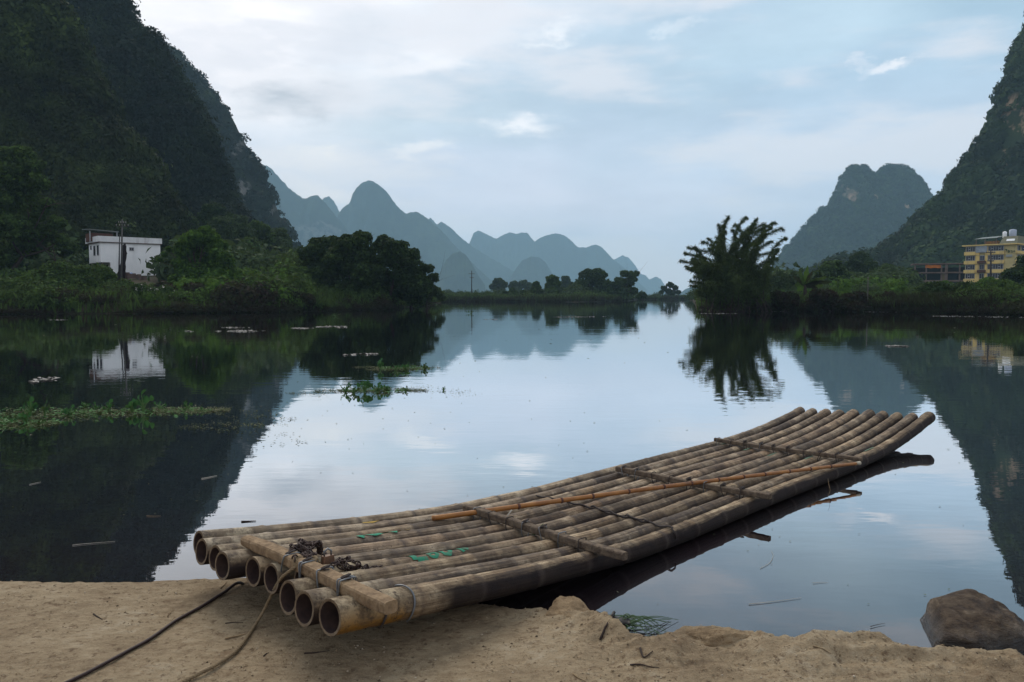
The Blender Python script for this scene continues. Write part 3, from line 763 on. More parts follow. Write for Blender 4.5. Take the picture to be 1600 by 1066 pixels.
def shrub(label, px, py, w, h, Y, mat, seed, n=1300, leaf=(.3, .2), group=None):
    m = Y / F; bx = (px - 800) * m; base = np.array([bx, Y, float(gz(bx, Y))]); r = np.random.default_rng(seed); root = empty('shrub', base, label=label, cat='shrub', group=group); bl = []
    for k in range(7):
        a = px + r.uniform(-.42, .42) * w; b = py + h * r.uniform(.1, .75); rr = h * r.uniform(.26, .42); bl.append((at(a, b, Y + r.normal() * w * m * .2), (rr * m * 1.2, rr * m * 1.2, rr * m), (rr * m) ** 1.6 + .1))
    Pt, N = crown_points(bl, n, seed); V, Fq = leaves_np(Pt, leaf[0], leaf[1], N, .8, .3, seed=seed)
    link('foliage', mesh_np('foliage', V - base, Fq, mat), root)
    mb = MB()
    for k in range(6):
        e = bl[k][0]; mb.tube(catmull([base + r.normal(size=3) * [.2, .2, 0], (base + e) / 2 + r.normal(size=3) * .15, e], 4), np.linspace(.05, .015, 9), 5)
    mb.build('stem', M['bark'], root, True, base)
    return root


GS = 'shrubs along the left bank'
for a in [('wide dark shrub at the left edge of the bank', 22, 432, 90, 56, 78, 'leaf_mid', 1), ('mounded olive shrub below the mid green tree', 95, 424, 100, 66, 80, 'leaf_mid', 2), ('rounded grassy bush left under the white house', 128, 424, 74, 52, 90, 'leaf_mid', 3), ('low bright bush in front of the dead trunk', 190, 444, 70, 30, 92, 'leaf_bright', 4), ('yellow green waterside bush below the dead trunk', 165, 458, 70, 30, 76, 'leaf_bright', 5), ('dusky shrub right of the white flowered bush', 285, 448, 70, 42, 78, 'leaf_red', 7), ('bushy shrub under the bright spreading tree', 375, 445, 70, 44, 80, 'leaf_mid', 8), ('green shrub below the paired poles', 432, 430, 90, 56, 86, 'leaf_mid', 9), ('reddish shrub at the left foot of the dark clump', 465, 452, 60, 36, 80, 'leaf_red', 10)]:
    shrub(*a[:6], M[a[6]], 500 + a[7], group=GS)
shrub('bush covered in small white flowers at the water below the house', 232, 448, 66, 36, 76, M['leaf_flower'], 506)
GSR = 'shrubs along the right bank'
for a in [('low shrub between bamboo clump and banana plant', 1225, 458, 50, 28, 80, 'leaf_red', 21), ('dark low shrub right of the banana plant', 1300, 458, 60, 30, 80, 'leaf_red', 22), ('reddish brown shrub beneath the concrete post', 1375, 458, 90, 30, 80, 'leaf_red', 23), ('green shrub in front of the unfinished building', 1440, 452, 70, 32, 92, 'leaf_mid', 24), ('dark rounded waterside shrub below the yellow building', 1490, 448, 70, 46, 80, 'leaf_dark', 25), ('broad overhanging shrub at the right edge of the bank', 1570, 446, 90, 50, 76, 'leaf_mid', 26), ('bright shrub at the foot of the dark pole by the yellow building', 1545, 440, 44, 40, 90, 'leaf_bright', 27)]:
    shrub(*a[:6], M[a[6]], 500 + a[7], group=GSR)


# the big bamboo clump on the right bank
def bamboo_clump():
    Y = 80.0; m = Y / F; bx = (1140 - 800) * m; base = np.array([bx, Y, float(gz(bx, Y))]); r = np.random.default_rng(77)
    root = empty('bamboo_clump', base, label='tall dark bamboo clump with feathery arching tips leaning over the river', cat='bamboo')
    tips = [(1138, 340), (1124, 352), (1166, 340), (1182, 343), (1211, 348), (1221, 357), (1226, 373), (1108, 374), (1098, 378), (1076, 388), (1070, 396), (1150, 352), (1172, 356), (1195, 366), (1204, 378), (1132, 362), (1113, 392), (1090, 400), (1216, 390), (1075, 420), (1080, 440), (1066, 408), (1212, 405), (1205, 420)]
    for k in range(30):
        a = r.uniform(1072, 1222); e_ = np.interp(a, [1066, 1076, 1098, 1108, 1124, 1138, 1150, 1166, 1182, 1211, 1226], [402, 388, 377, 373, 352, 342, 350, 342, 344, 350, 374]); tips.append((a, e_ + 2 + 62 * r.uniform() ** 1.3))
    nt = len(tips)
    for k in range(60): tips.append((r.uniform(1078, 1200), r.uniform(415, 462)))
    mb = MB(); LP = []; LD = []
    for i, (px, py) in enumerate(tips):
        dep = Y + r.normal() * 2.2; tip = at(px, py, dep); b0 = base + np.array([r.normal() * 1.5, r.normal() * 1.3, -.1]); hgt = tip[2] - b0[2]
        mid = b0 + (tip - b0) * np.array([.24, .24, .48]); up = b0 + (tip - b0) * np.array([.62, .62, .86])
        tip2 = tip + np.array([np.sign(tip[0] - b0[0]) * r.uniform(.05, .3), r.normal() * .15, -r.uniform(-.1, .22)]); p = catmull([b0, mid, up, tip, tip2], 7); dl = np.concatenate([[0], np.cumsum(np.linalg.norm(np.diff(p, axis=0), axis=1))]); fs = np.linspace(0, dl[-1], 26); p = np.stack([np.interp(fs, dl, p[:, q_]) for q_ in range(3)], -1); mb.tube(p, np.linspace(.05, .008, len(p)), 5)
        L = len(p); k0 = int(L * .25)
        n = int(220 + 95 * hgt); f = k0 + (L - 1 - k0) * r.uniform(size=n); i0 = np.floor(f).astype(int).clip(0, L - 2); w = (f - i0)[:, None]
        q = p[i0] * (1 - w) + p[i0 + 1] * w; tt = p[i0 + 1] - p[i0]; tt /= np.linalg.norm(tt, axis=1)[:, None]
        spread = ((.055 + (.27 if i < nt else .55) * (1 - (f - k0) / (L - k0)) ** .9) * r.uniform(.3, 1.7, n))[:, None]
        o = r.normal(size=(n, 3)) * spread * .8; LP.append(q + o); LD.append(tt * .5 + o / (np.linalg.norm(o, axis=1)[:, None] + .1) + np.array([0, 0, -.3]))
    LP = np.vstack(LP); LD = np.vstack(LD); V, Fq = leaves_np(LP, .44, .055, None, 1, .25, LD, 5)
    V[:, 2] = np.maximum(V[:, 2], .05)
    link('foliage', mesh_np('foliage', V - base, Fq, M['bamboo_leaf']), root); mb.build('culms', M['bark'], root, True, base)


bamboo_clump()


def banana_plant():
    Y = 84.0; m = Y / F; bx = (1258 - 800) * m; base = np.array([bx, Y, float(gz(bx, Y))]); r = np.random.default_rng(31)
    root = empty('banana_plant', base, label='banana plant with one upright leaf and ragged drooping fronds on the right bank', cat='plant')
    top = at(1257, 446, Y); mb = MB(); mb.tube(catmull([base - [0, 0, .2], (base + top) / 2 + [.05, 0, 0], top], 5), np.linspace(.26, .16, 11), 8); mb.build('trunk', M['bark'], root, True, base)
    tips = [(1262, 415), (1248, 420), (1240, 432), (1242, 446), (1250, 428), (1270, 424), (1280, 436), (1286, 446), (1276, 450), (1246, 455), (1292, 432), (1300, 440)]
    for i, (px, py) in enumerate(tips):
        ph = r.uniform(.6, 1.4); e = at(px, py, Y + r.normal() * .5); mid = (top + e) / 2 + np.array([0, 0, .18 if i else 0]); p = catmull([top, mid, e], 7); T, N, B = frames(p); L = len(p); V = []; Fs = []
        for k in range(L):
            w = .34 * math.sin(min(1, (k + .5) / L) * math.pi) ** .6; s = B[k] * math.cos(ph) + N[k] * math.sin(ph); jag = r.uniform(.6, 1.1)
            V += [p[k] - s * w * jag - [0, 0, w * .3], p[k], p[k] + s * w * jag - [0, 0, w * .3]]
        for k in range(L - 1): Fs += [(3 * k, 3 * k + 1, 3 * k + 4, 3 * k + 3), (3 * k + 1, 3 * k + 2, 3 * k + 5, 3 * k + 4)]
        q = MB(); q.add(V, Fs); q.build('frond', M['leaf_bright'] if i in (0, 9) else M['leaf_red' if i % 3 == 2 else 'leaf_mid'], root, False, base)


banana_plant()
# ------------------------------------------------------------------ poles
M['pole'] = simple('weathered_pole', (.12, .115, .11), (.07, .065, .065), 8, .85, .1)
M['pole_pale'] = simple('pale_concrete', (.30, .28, .26), (.2, .19, .18), 8, .85, .1)
M['dark_iron'] = simple('dark_iron', (.035, .03, .03), (.02, .018, .018), 20, .6, .3)


def pole(label, px, ytop, Y, r, mat, arms=(), name='utility_pole', cat='utility pole', tilt=0, group=None):
    m = Y / F; bx = (px - 800) * m; bz = float(gz(bx, Y)); top = at(px + tilt, ytop, Y); base = np.array([bx, Y, bz - .3]); root = empty(name, (bx, Y, bz), label=label, cat=cat, group=group); o = np.array([bx, Y, bz])
    mb = MB(); mb.tube([base, base + (top - base) * .5, top], [r, r * .85, r * .65], 9); mb.build('shaft', mat, root, True, o)
    for (py, w) in arms:
        c = at(px + tilt, py, Y - r); a = MB(); a.box(c, (w, .1, .1), .3); a.build('crossarm', M['dark_iron'], root, False, o)
        for s in (-.45, -.2, .2, .45):
            i = MB(); q = c + np.array([s * w * math.cos(.3), s * w * math.sin(.3), .05]); i.tube([q, q + [0, 0, .08], q + [0, 0, .2]], [.05, .06, .03], 7); i.build('insulator', M['pole_pale'], root, True, o)


pole('grey utility pole with two crossarms in front of the white house', 191, 343, 101, .13, M['pole'], [(349, .9), (353.5, 1.5)])
pole('bare thin dark pole in front of the white house', 187, 366, 102, .09, M['dark_iron'], name='post', cat='pole')
pole('taller of the two pale poles left of the dark tree clump', 432, 401, 130, .11, M['pole_pale'], group='paired pale poles')
pole('shorter of the two pale poles left of the dark tree clump', 435.5, 409, 131, .10, M['pole_pale'], group='paired pale poles')
pole('dark utility pole standing on the low middle bank', 737, 423, 229, .17, M['dark_iron'], [(428, 1.8), (434, 1.2)])
pole('leaning pale concrete post on the right bank', 1355, 433, 80, .055, M['pole'], tilt=1.5, name='post', cat='post')
pole('dark utility pole in front of the yellow building', 1547, 391, 104, .15, M['dark_iron'], [(395, 1.5), (408, 1.0)], tilt=1)


def dead_trunk():
    Y = 103.0; m = Y / F; P = lambda px, py: at(px, py, Y); bx = (189 - 800) * m; base = np.array([bx, Y, float(gz(bx, Y))])
    p = catmull([P(188, 441), P(189.5, 428), P(193, 408), P(194.5, 392), P(194, 381)], 7); r = np.interp(np.linspace(0, 1, len(p)), [0, .2, .5, .9, 1], [.75, .5, .30, .22, .12])
    V, Fs = tube(p, r, 16); V = V + (fbm(V * 2.3, 4, 5) * .09)[:, None] * np.array([1, 1, .3])
    root = empty('tree_stump', base, label='tall dark broken tree trunk with flared base before the white house', cat='dead tree'); mb = MB(); mb.add(V, Fs); mb.build('trunk', M['dead'], root, True, base)
    for k in range(4):
        a = k * 1.6 + .3; e = base + np.array([math.cos(a) * 1.3, math.sin(a) * 1.3, -.1]); q = MB(); q.tube(catmull([P(188, 436), (P(188, 441) + e) / 2 + [0, 0, .05], e], 5), np.linspace(.4, .1, 11), 8); q.build('root_flare', M['dead'], root, True, base)


dead_trunk()
# ------------------------------------------------------------------ buildings
M['white'] = simple('white_plaster', (.90, .91, .93), (.84, .86, .89), .8, .8, .2, grime=(.66, .68, .70))
M['white_dirty'] = simple('stained_white_plaster', (.74, .75, .77), (.62, .63, .65), 1.5, .8, .2, grime=(.25, .22, .22))
M['yellow'] = simple('yellow_paint', (.78, .58, .22), (.66, .49, .19), .9, .8, .2, grime=(.34, .27, .16))
M['yellow_pale'] = simple('pale_yellow_wall', (.58, .49, .24), (.48, .41, .21), .7, .85, .15, grime=(.25, .22, .15))
M['glassd'] = simple('dark_window', (.03, .032, .045), (.05, .05, .06), 1.2, .25, .4)
M['wframe'] = simple('window_frame', (.34, .35, .38), (.26, .27, .30), 3, .6, .3)
M['brown'] = simple('brown_trim', (.12, .06, .045), (.08, .045, .04), 3, .8, .1)
M['concrete'] = simple('raw_concrete', (.20, .15, .135), (.12, .085, .078), .6, .9, .1, grime=(.06, .045, .045))
M['tin'] = simple('grey_roof_sheet', (.22, .25, .24), (.14, .16, .16), 1.2, .6, .3, stretch=(6, 1, 1))
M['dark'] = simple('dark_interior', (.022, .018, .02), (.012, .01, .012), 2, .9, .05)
M['tank'] = simple('steel_tank', (.40, .45, .56), (.33, .38, .48), 2, .4, .5)
M['orange'] = simple('orange_banner', (.55, .19, .03), (.42, .13, .03), 1, .8, .1)
M['blue'] = simple('blue_tarp', (.03, .14, .38), (.03, .1, .28), 3, .6, .2)
M['greenmark'] = simple('green_sign_paint', (.015, .06, .02), (.02, .05, .02), 3, .7, .1)


def white_house():
    Y0 = 112.0; x0 = (160.5 - 800) / F * Y0; r = R(41); g = 3.8; root = empty('white_house', (x0, Y0, g), r, label='white two storey house with flat roof and overhanging upper floor by the river', cat='house')
    w, q = 8.0, 6.4; z = lambda a: a - g
    b = MB(); b.box((w / 2, q / 2, (z(6.28) + z(9.1)) / 2), (w, q, 9.1 - 6.28)); b.box((w / 2 + .6, q / 2, (z(6.28) - .4) / 2), (w - 1.2, q, z(6.28) + .4 - .006))
    b.build('wall', M['white'], root)
    # parapet ring around the roof terrace
    b = MB(); o = .28; t = .16; zc = (z(9.13) + z(9.92)) / 2; hh = .79
    b.box((w / 2 - .1, -o + t / 2, zc), (w + 2 * o, t, hh)); b.box((w / 2 - .1, q + o - t / 2, zc), (w + 2 * o, t, hh)); b.box((-o - .1 + t / 2, q / 2, zc), (t, q + 2 * o - 2 * t - .01, hh)); b.box((w + o - .1 - t / 2, q / 2, zc), (t, q + 2 * o - 2 * t - .01, hh))
    b.build('parapet', M['white_dirty'], root)
    b = MB(); b.box((w / 2 - .1, q / 2, z(9.115)), (w + 2 * o - .06, q + 2 * o - .06, .14)); b.build('roof', M['brown'], root)  # slab edge coloured brown to paint the shadow line below the parapet
    def win(x, y, zc, ww, hh, side, bars=1):
        f = MB(); d = (ww, .08, hh) if side == 'f' else (.08, ww, hh); f.box((x, y, zc), d); fo = f.build('window', M['wframe'], root)
        p = MB(); n = bars + 1; pw = (ww - .08 * (n + 1)) / n
        for k in range(n):
            u = -ww / 2 + .08 + pw / 2 + k * (pw + .08)
            c = (x + u, y - .035, zc) if side == 'f' else (x - .035, y + u, zc); p.box(c, (pw, .05, hh - .16) if side == 'f' else (.05, pw, hh - .16))
        p.build('pane', M['glassd'], fo)
    win(4.05, -.02, z(8.25), .62, .5, 'f')
    win(-.02, 1.35, z(8.0), 1.0, 1.45, 'l'); win(-.02, 3.2, z(8.0), 1.0, 1.45, 'l'); win(-.02, 5.1, z(8.5), .7, .6, 'l', 0)
    d = MB(); d.box((1.19, 1.6, z(5.0)), (.06, .9, 2.0)); d.build('door', M['glassd'], root)
    d = MB(); d.box((1.19, 3.6, z(5.0)), (.06, 1.2, 2.0)); d.build('door', M['dark'], root)
    for y_ in (.4, 5.9):
        d = MB(); d.box((.25, y_, z(4.95)), (.22, .22, 6.27 - 4.95 + 1.3)); d.build('pillar', M['concrete'], root)
    # tin-roofed shed on the terrace
    s = MB(); s.box((.9, 4.2, z(9.9)), (2.9, 3.0, 1.2)); s.build('shed_wall', M['brown'], root)
    s = MB(); a = .10
    V = [(-.9, 2.2, z(10.92)), (3.0, 2.2, z(10.72)), (3.0, 6.2, z(10.95)), (-.9, 6.2, z(11.1))]; s.add(V + [(x, y, k + .09) for x, y, k in V], [(3, 2, 1, 0), (4, 5, 6, 7), (0, 1, 5, 4), (1, 2, 6, 5), (2, 3, 7, 6), (3, 0, 4, 7)]); s.build('shed_roof', M['tin'], root)
    for x_ in (-.75, 2.8):
        s = MB(); s.box((x_, 2.4, z(9.95)), (.12, .12, 1.6)); s.build('post', M['wframe'], root)


white_house()


def junk():
    Y = 106.; b = at(205, 436, Y); b[2] = float(gz(b[0], Y)); r = np.random.default_rng(3)
    root = empty('rubble_heap', b, label='heap of grey rubble beside the dead trunk under the white wall', cat='rubble')
    for k in range(16):
        c = r.normal(size=3) * [1.0, .6, 0]; mb = MB(); mb.box(b + [c[0], c[1], .18 + .5 * max(0, 1 - abs(c[0]) / 1.5)], r.uniform(.3, .7, 3), r.uniform(0, 3), top=(.7, .8)); mb.build('stone', M['concrete'], root, False, b)
    c = b + np.array([.1, -.4, .85]); V = []; Fs = []
    for i in range(7):
        for j in range(5): V.append(c + [(i - 3) * .15, (j - 2) * .12, .12 * math.sin(i * 1.3 + j) - abs(i - 3) * .05])
    for i in range(6):
        for j in range(4): Fs.append((i * 5 + j, i * 5 + 5 + j, i * 5 + 6 + j, i * 5 + j + 1))
    t = MB(); t.add(V, Fs); o = t.build('tarp', M['blue'], None, True, c); tag(o, 'blue tarp lying on the rubble heap by the white house', 'tarp')


junk()


def yellow_building():
    Y0 = 240.; x0 = (1504 - 800) / F * Y0; g = 5.2; root = empty('yellow_building', (x0, Y0, g), R(-50), label='yellow four storey building with dark window bands and rooftop water tanks', cat='building')
    w, q = 13.6, 17.0; z = lambda a: a - g; top = 16.3
    b = MB(); b.box((w / 2, q / 2 + .15, (z(top) - 1.5) / 2), (w - .3, q - .3, z(top) + 1.5)); b.build('wall', M['yellow_pale'], root)
    b = MB(); b.box((w / 2, q / 2, z(top) + .15), (w + 1.2, q + 1.2, .32)); b.build('roof', M['yellow'], root)
    P_ = 2.66; fx = lambda f: f * w

    def window(x1, x2, zc, hh, n, y=0.0, side=0):
        f = MB(); f.box(((x1 + x2) / 2, y - .01, zc), (x2 - x1, .22, hh)) if not side else f.box((y + .01, (x1 + x2) / 2, zc), (.22, x2 - x1, hh)); fo = f.build('window', M['wframe'], root)
        p = MB(); ww = (x2 - x1 - .12 * (n + 1)) / n
        for k in range(n):
            c = x1 + .12 + ww / 2 + k * (ww + .12)
            if k % 3 != 1 or n < 3: p.box((c, y - .1, zc), (ww, .12, hh - .24)) if not side else p.box((y + .1, c, zc), (.12, ww, hh - .24))
            else:
                for s in (-1, 1):
                    p.box((c, y - .1, zc + s * hh * .24), (ww, .12, hh * .36)) if not side else p.box((y + .1, c, zc + s * hh * .24), (.12, ww, hh * .36))
        p.build('pane', M['glassd'], fo)
    for s in range(4):
        zt = z(top) - .1 - s * P_; wz = zt - .85
        window(fx(.03), fx(.215), wz, 1.5, 4)
        if s: window(fx(.315), fx(.405), wz, 1.5, 2, -.02)
        window(fx(.475), fx(.775), wz, 1.5, 6)
        for (a, c_) in ((.0, .225), (.465, .785)):
            k = MB(); k.box((fx((a + c_) / 2), -.18, zt - 2.12), (fx(c_ - a), .5, 1.0)); k.build('ledge', M['yellow'], root)
        for (a, c_) in ((.225, .305), (.415, .465)):
            k = MB(); k.box((fx((a + c_) / 2), -.02, zt - 1.35), (fx(c_ - a) - .02, .3, 2.5)); k.build('pilaster', M['yellow'], root)
        if 0 < s < 3:
            k = MB(); k.box((fx(.36), -.45, zt - 2.1), (fx(.16), .9, .75)); k.build('balcony', M['brown'], root)
        window(1.5, 3.2, wz, 1.5, 2, w, 1); window(4.4, 7.0, wz, 1.5, 3, w, 1); window(9.0, 12.0, wz, 1.5, 3, w, 1)
        k = MB(); k.box((w + .1, q / 2, zt - 2.1), (.35, q, .8)); k.build('ledge', M['yellow'], root)
    k = MB(); k.box((fx(.345), -.28, z(top) - 1.05), (fx(.225), .2, 1.9)); k.build('panel', simple('weathered_white_sheet', (.38, .42, .47), (.22, .25, .29), 1.1, .7, .2), root)
    # the green marks on the blank wall
    k = MB()
    for (x, dz, ww, hh) in ((.815, .55, .5, .18), (.83, .25, .18, .5), (.865, .2, .42, .16), (.862, -.05, .16, .6), (.885, -.05, .16, .5), (.868, -.32, .4, .15), (.92, .12, .5, .15), (.932, -.2, .16, .6), (.97, -.05, .3, .3)):
        k.box((fx(x), .0 - .03, z(top) - 1.9 + dz), (ww, .12, hh), mi=0)
    k.build('wall_marking', M['greenmark'], root)
    k = MB(); k.box((fx(.88), -.03, z(top) - 3.2), (1.6, .08, .7)); k.build('sign_board', simple('faded_board', (.36, .38, .36), (.28, .3, .3), 2, .8, .1), root)
    # roof canopy on posts, tanks, slanting roof block
    k = MB(); V = [(2.2, 1.0, z(top) + 2.0), (8.2, .6, z(top) + 2.1), (8.4, 6, z(top) + 2.9), (2.6, 6, z(top) + 2.7)]; k.add(V + [(a, b_, c_ + .1) for a, b_, c_ in V], [(3, 2, 1, 0), (4, 5, 6, 7), (0, 1, 5, 4), (1, 2, 6, 5), (2, 3, 7, 6), (3, 0, 4, 7)]); k.build('roof_canopy', M['tin'], root)
    for x_ in (2.6, 5, 8):
        k = MB(); k.box((x_, 1.3, z(top) + 1.2), (.14, .14, 1.75)); k.build('post', M['concrete'], root)
    k = MB(); k.box((6.5, 2.5, z(top) + .85), (3.6, 1.4, 1.0)); k.build('roof_shed', simple('orange_boards', (.32, .16, .05), (.12, .07, .05), 1.5, .8, .1), root)
    k = MB(); V = [(9.2, .1, z(top) + .35), (13.9, .1, z(top) + .35), (13.9, 14, z(top) + .35), (9.2, 14, z(top) + .35)]; V += [(9.9, 1.6, z(top) + 2.5), (13.6, 1.6, z(top) + 2.5), (13.6, 13, z(top) + 2.5), (9.9, 13, z(top) + 2.5)]
    k.add(V, [(3, 2, 1, 0), (4, 5, 6, 7), (0, 1, 5, 4), (1, 2, 6, 5), (2, 3, 7, 6), (3, 0, 4, 7)]); k.build('mansard', simple('mossy_tiles', (.22, .21, .14), (.14, .14, .1), 1.2, .85, .1, stretch=(1, 1, 5)), root)
    k = MB(); V = [(10.9, .56, z(top) + 1.05), (13.0, .56, z(top) + 1.05), (13.0, .98, z(top) + 1.65), (10.9, .98, z(top) + 1.65)]; k.add([(a, b_ - .08, c_ + .03) for a, b_, c_ in V] + [(a, b_ + .02, c_) for a, b_, c_ in V], [(0, 1, 2, 3), (7, 6, 5, 4), (0, 4, 5, 1), (2, 6, 7, 3)]); k.build('patch', M['white'], root)
    for (px, py, rr, hh, mt) in ((1561.5, 359.5, .55, 1.5, 'white'), (1569.5, 357, .95, 2.0, 'tank')):
        k = MB(); x_ = 9.3 if rr < .8 else 11.4; y_ = 4.0; zz = z(top) + 2.35
        k.tube([(x_, y_, zz - .6), (x_, y_, zz + .02), (x_, y_, zz + hh), (x_, y_, zz + hh + .12), (x_, y_, zz + hh + .3)], [rr * .5, rr, rr, rr * .9, rr * .25], 18); k.build('water_tank', M[mt], root, True)


yellow_building()


def grey_building():
    Y0 = 262.; x0 = (1426 - 800) / F * Y0; g = 4.0; root = empty('unfinished_building', (x0, Y0, g), R(-22), label='low unfinished grey concrete building with an orange banner on its open upper floor', cat='building')
    w, q = 17.5, 9.0
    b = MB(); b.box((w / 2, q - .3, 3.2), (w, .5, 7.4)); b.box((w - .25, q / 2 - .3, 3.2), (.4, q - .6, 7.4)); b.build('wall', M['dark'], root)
    for zc, tt in ((2.35, .5), (5.05, .38), (7.9, .3)):
        b = MB(); b.box((w / 2, q / 2 - .4, zc), (w + .8, q + .4, tt)); b.build('floor_slab', M['concrete'], root)
    for i, x_ in enumerate((.3, 3.6, 8.0, 9.4, 13.2, 16.8)):
        b = MB(); b.box((x_, .15, 3.45), (.42 if i != 3 else .8, .42, 8.6)); b.build('pillar', M['concrete'], root)
    b = MB(); b.box((8.7, .3, 3.7), (1.2, .3, 2.2)); b.build('door', simple('tan_door', (.16, .13, .08), (.12, .1, .06), 2, .8, .1), root)
    b = MB(); b.box((2.0, .3, 1.1), (3.0, .3, 1.7)); b.build('low_wall', M['concrete'], root)
    b = MB(); V = []; n = 16
    for i in range(n + 1):
        for k, zc in enumerate((7.55, 6.75, 6.55)): V.append((3.3 + 4.4 * i / n, -.12 + .07 * math.sin(i * 1.9), zc + .07 * math.sin(i * .8)))
    b.add(V, [(3 * i + k, 3 * i + 3 + k, 3 * i + 4 + k, 3 * i + k + 1) for i in range(n) for k in (0, 1)])
    o = b.build('banner', M['orange'], None, True); o.matrix_world = Matrix.LocRotScale(Vector((x0, Y0, g)), Matrix.Rotation(R(-22), 3, 'Z'), None); tag(o, 'orange banner hung along the upper floor of the unfinished building', 'banner')


grey_building()


def pale_boat():
    b = un(1418, 487.5, 0); root = empty('rowing_boat', b, R(8), label='small pale flat boat drawn up at the right bank waterline', cat='boat'); mb = MB(); n = 9; V = []; L = 2.4
    for i in range(n):
        t = i / (n - 1); x = (t - .5) * L; w = .34 * math.sin(min(1, .12 + t * .95) * math.pi) ** .5; h = .2 + .12 * abs(t - .5) ** 2 * 4
        V += [(x, -w, h), (x, -w * .7, -.05), (x, w * .7, -.05), (x, w, h), (x, w * .85, h - .02), (x, 0, .08), (x, -w * .85, h - .02)]
    Fs = [(7 * i + k, 7 * i + 7 + k, 7 * i + 7 + (k + 1) % 7, 7 * i + (k + 1) % 7) for i in range(n - 1) for k in range(7)] + [tuple(range(7)), tuple(range(7 * n - 1, 7 * n - 8, -1))]
    mb.add(V, Fs); mb.build('hull', simple('pale_boat_wood', (.34, .29, .26), (.24, .2, .18), 3, .8, .1), root); s = MB(); s.box((.1, 0, .2), (.2, .56, .04)); s.build('seat', M['bark'], root)


pale_boat()
# ------------------------------------------------------------------ the near shore
EDGE = [(-40, 4.6), (-6, 4.35), (-2.79, 4.25), (-2.25, 4.22), (-1.59, 4.31), (-1.0, 4.34), (-.4, 4.08), (.0, 3.88), (.14, 3.86), (.40, 3.70), (.53, 3.47), (.68, 3.46), (.80, 3.53), (.94, 3.58), (1.07, 3.48), (1.16, 3.385), (1.27, 3.385), (1.36, 3.47), (1.47, 3.50), (1.60, 3.41), (1.73, 3.34), (2.15, 3.27), (3.5, 3.2), (8, 3.4), (40, 4)]
EX = np.array([a for a, b in EDGE]); EY = np.array([b for a, b in EDGE])


def shore_z(x, y):
    x = np.asarray(x, float); y = np.asarray(y, float)
    rough = smooth(x, .0, .5)
    e = np.interp(x, EX, EY) + .018 * fbm(P3(x * 6, 0, 0), 4, 21) + rough * .03 * fbm(P3(x * 11, y * 4, 3), 4, 23)
    d = e - y
    top = .055 + .022 * np.clip(d, 0, 1.6) + .022 * fbm(P3(x * 1.3, y * 1.3, 0), 3, 25) + (.004 + .008 * rough) * fbm(P3(x * 6, y * 6, 0), 4, 27) + .0055 * fbm(P3(x * 26, y * 26, 0), 4, 29)
    lip = rough * smooth(d, .32, .05) * (.035 + .05 * fbm(P3(x * 4.5, y * 4.5, 4), 4, 31)); ridge = (.25 + rough) * .028 * (1 - 2 * np.abs(fbm(P3(x * 5, y * 9, 8), 4, 33))) * smooth(d, .8, .05)
    drop = smooth(d, -.07 - .05 * rough, .015)
    return -.5 + (.5 + top + lip + ridge) * drop + .04 * (1 - drop) * fbm(P3(x * 7, y * 7, 1), 3, 35)


def build_shore():
    xs = np.concatenate([np.linspace(-30, -3.2, 40)[:-1], np.arange(-3.2, 3.0, .011), np.linspace(3.0, 30, 40)[1:]])
    ys = np.concatenate([np.linspace(-20, 2.5, 30)[:-1], np.arange(2.5, 4.62, .011), np.linspace(4.62, 6, 5)[1:]])
    X, Y = np.meshgrid(xs, ys); Z = shore_z(X, Y)
    tag(link('shore', mesh_np('shore', np.stack([X, Y, Z], -1), grid_faces(*X.shape), M['sand'], True)), kind='structure')


build_shore()


def rock(label, c, rad, seed, mat, rz=0, cuts=8, cat='rock', amp=.25, name='rock'):
    import bmesh
    bm = bmesh.new(); bmesh.ops.create_icosphere(bm, subdivisions=6, radius=1); V = np.array([v.co for v in bm.verts]); r = np.random.default_rng(seed)
    for k in range(cuts):                  # flat broken faces
        n = r.normal(size=3); n /= np.linalg.norm(n); h = r.uniform(.55, .85); d = V @ n; V = V - np.clip(d - h, 0, None)[:, None] * n * .9
    V = V * (1 + amp * fbm(V * 1.6 + seed, 4, seed)[:, None] + .05 * (1 - 2 * np.abs(fbm(V * 5 + seed, 5, seed + 2)))[:, None] + .02 * fbm(V * 22, 3, seed + 4)[:, None])
    V = V * np.asarray(rad); Rz = np.array([[math.cos(rz), -math.sin(rz), 0], [math.sin(rz), math.cos(rz), 0], [0, 0, 1]]); V = V @ Rz.T
    for v, q in zip(bm.verts, V): v.co = q
    me = bpy.data.meshes.new(name); bm.to_mesh(me); bm.free(); me.materials.append(mat); me.polygons.foreach_set('use_smooth', np.ones(len(me.polygons), bool))
    return tag(link(name, me, None, c), label, cat)


def mat_boulder():
    m, t, out = newmat('wet_brown_rock'); p = t.new('ShaderNodeNewGeometry').outputs['Position']
    n1 = t.noise(p, 5, 8, .7); n2 = t.noise(t.mapping(p, rot=(.5, .4, 0), sca=(1, 1, 4)), 9, 7, .7); n3 = t.noise(p, 60, 5, .7)
    col = t.ramp(t.math('ADD', t.math('MULTIPLY', n1, .5), t.math('MULTIPLY', n2, .5)), [(.40, (.020, .013, .010)), (.48, (.056, .037, .024)), (.55, (.10, .072, .046)), (.64, (.26, .20, .15))])
    col = t.mix(t.rng(n3, .55, .72, 0, .5), col, (.02, .015, .014))
    z = t.new('ShaderNodeSeparateXYZ'); t.l.new(p, z.inputs[0]); wet = t.rng(z.outputs[2], .03, .10, 1, 0)
    col = t.mix(t.math('MULTIPLY', wet, .7), col, (.014, .011, .011))
    b = principled(t, out, col, .8, t.bump(t.math('ADD', n2, t.math('MULTIPLY', n3, .3)), 1.0, .03), .3); t.put(b.inputs['Roughness'], t.rng(wet, 0, 1, .85, .25)); return m


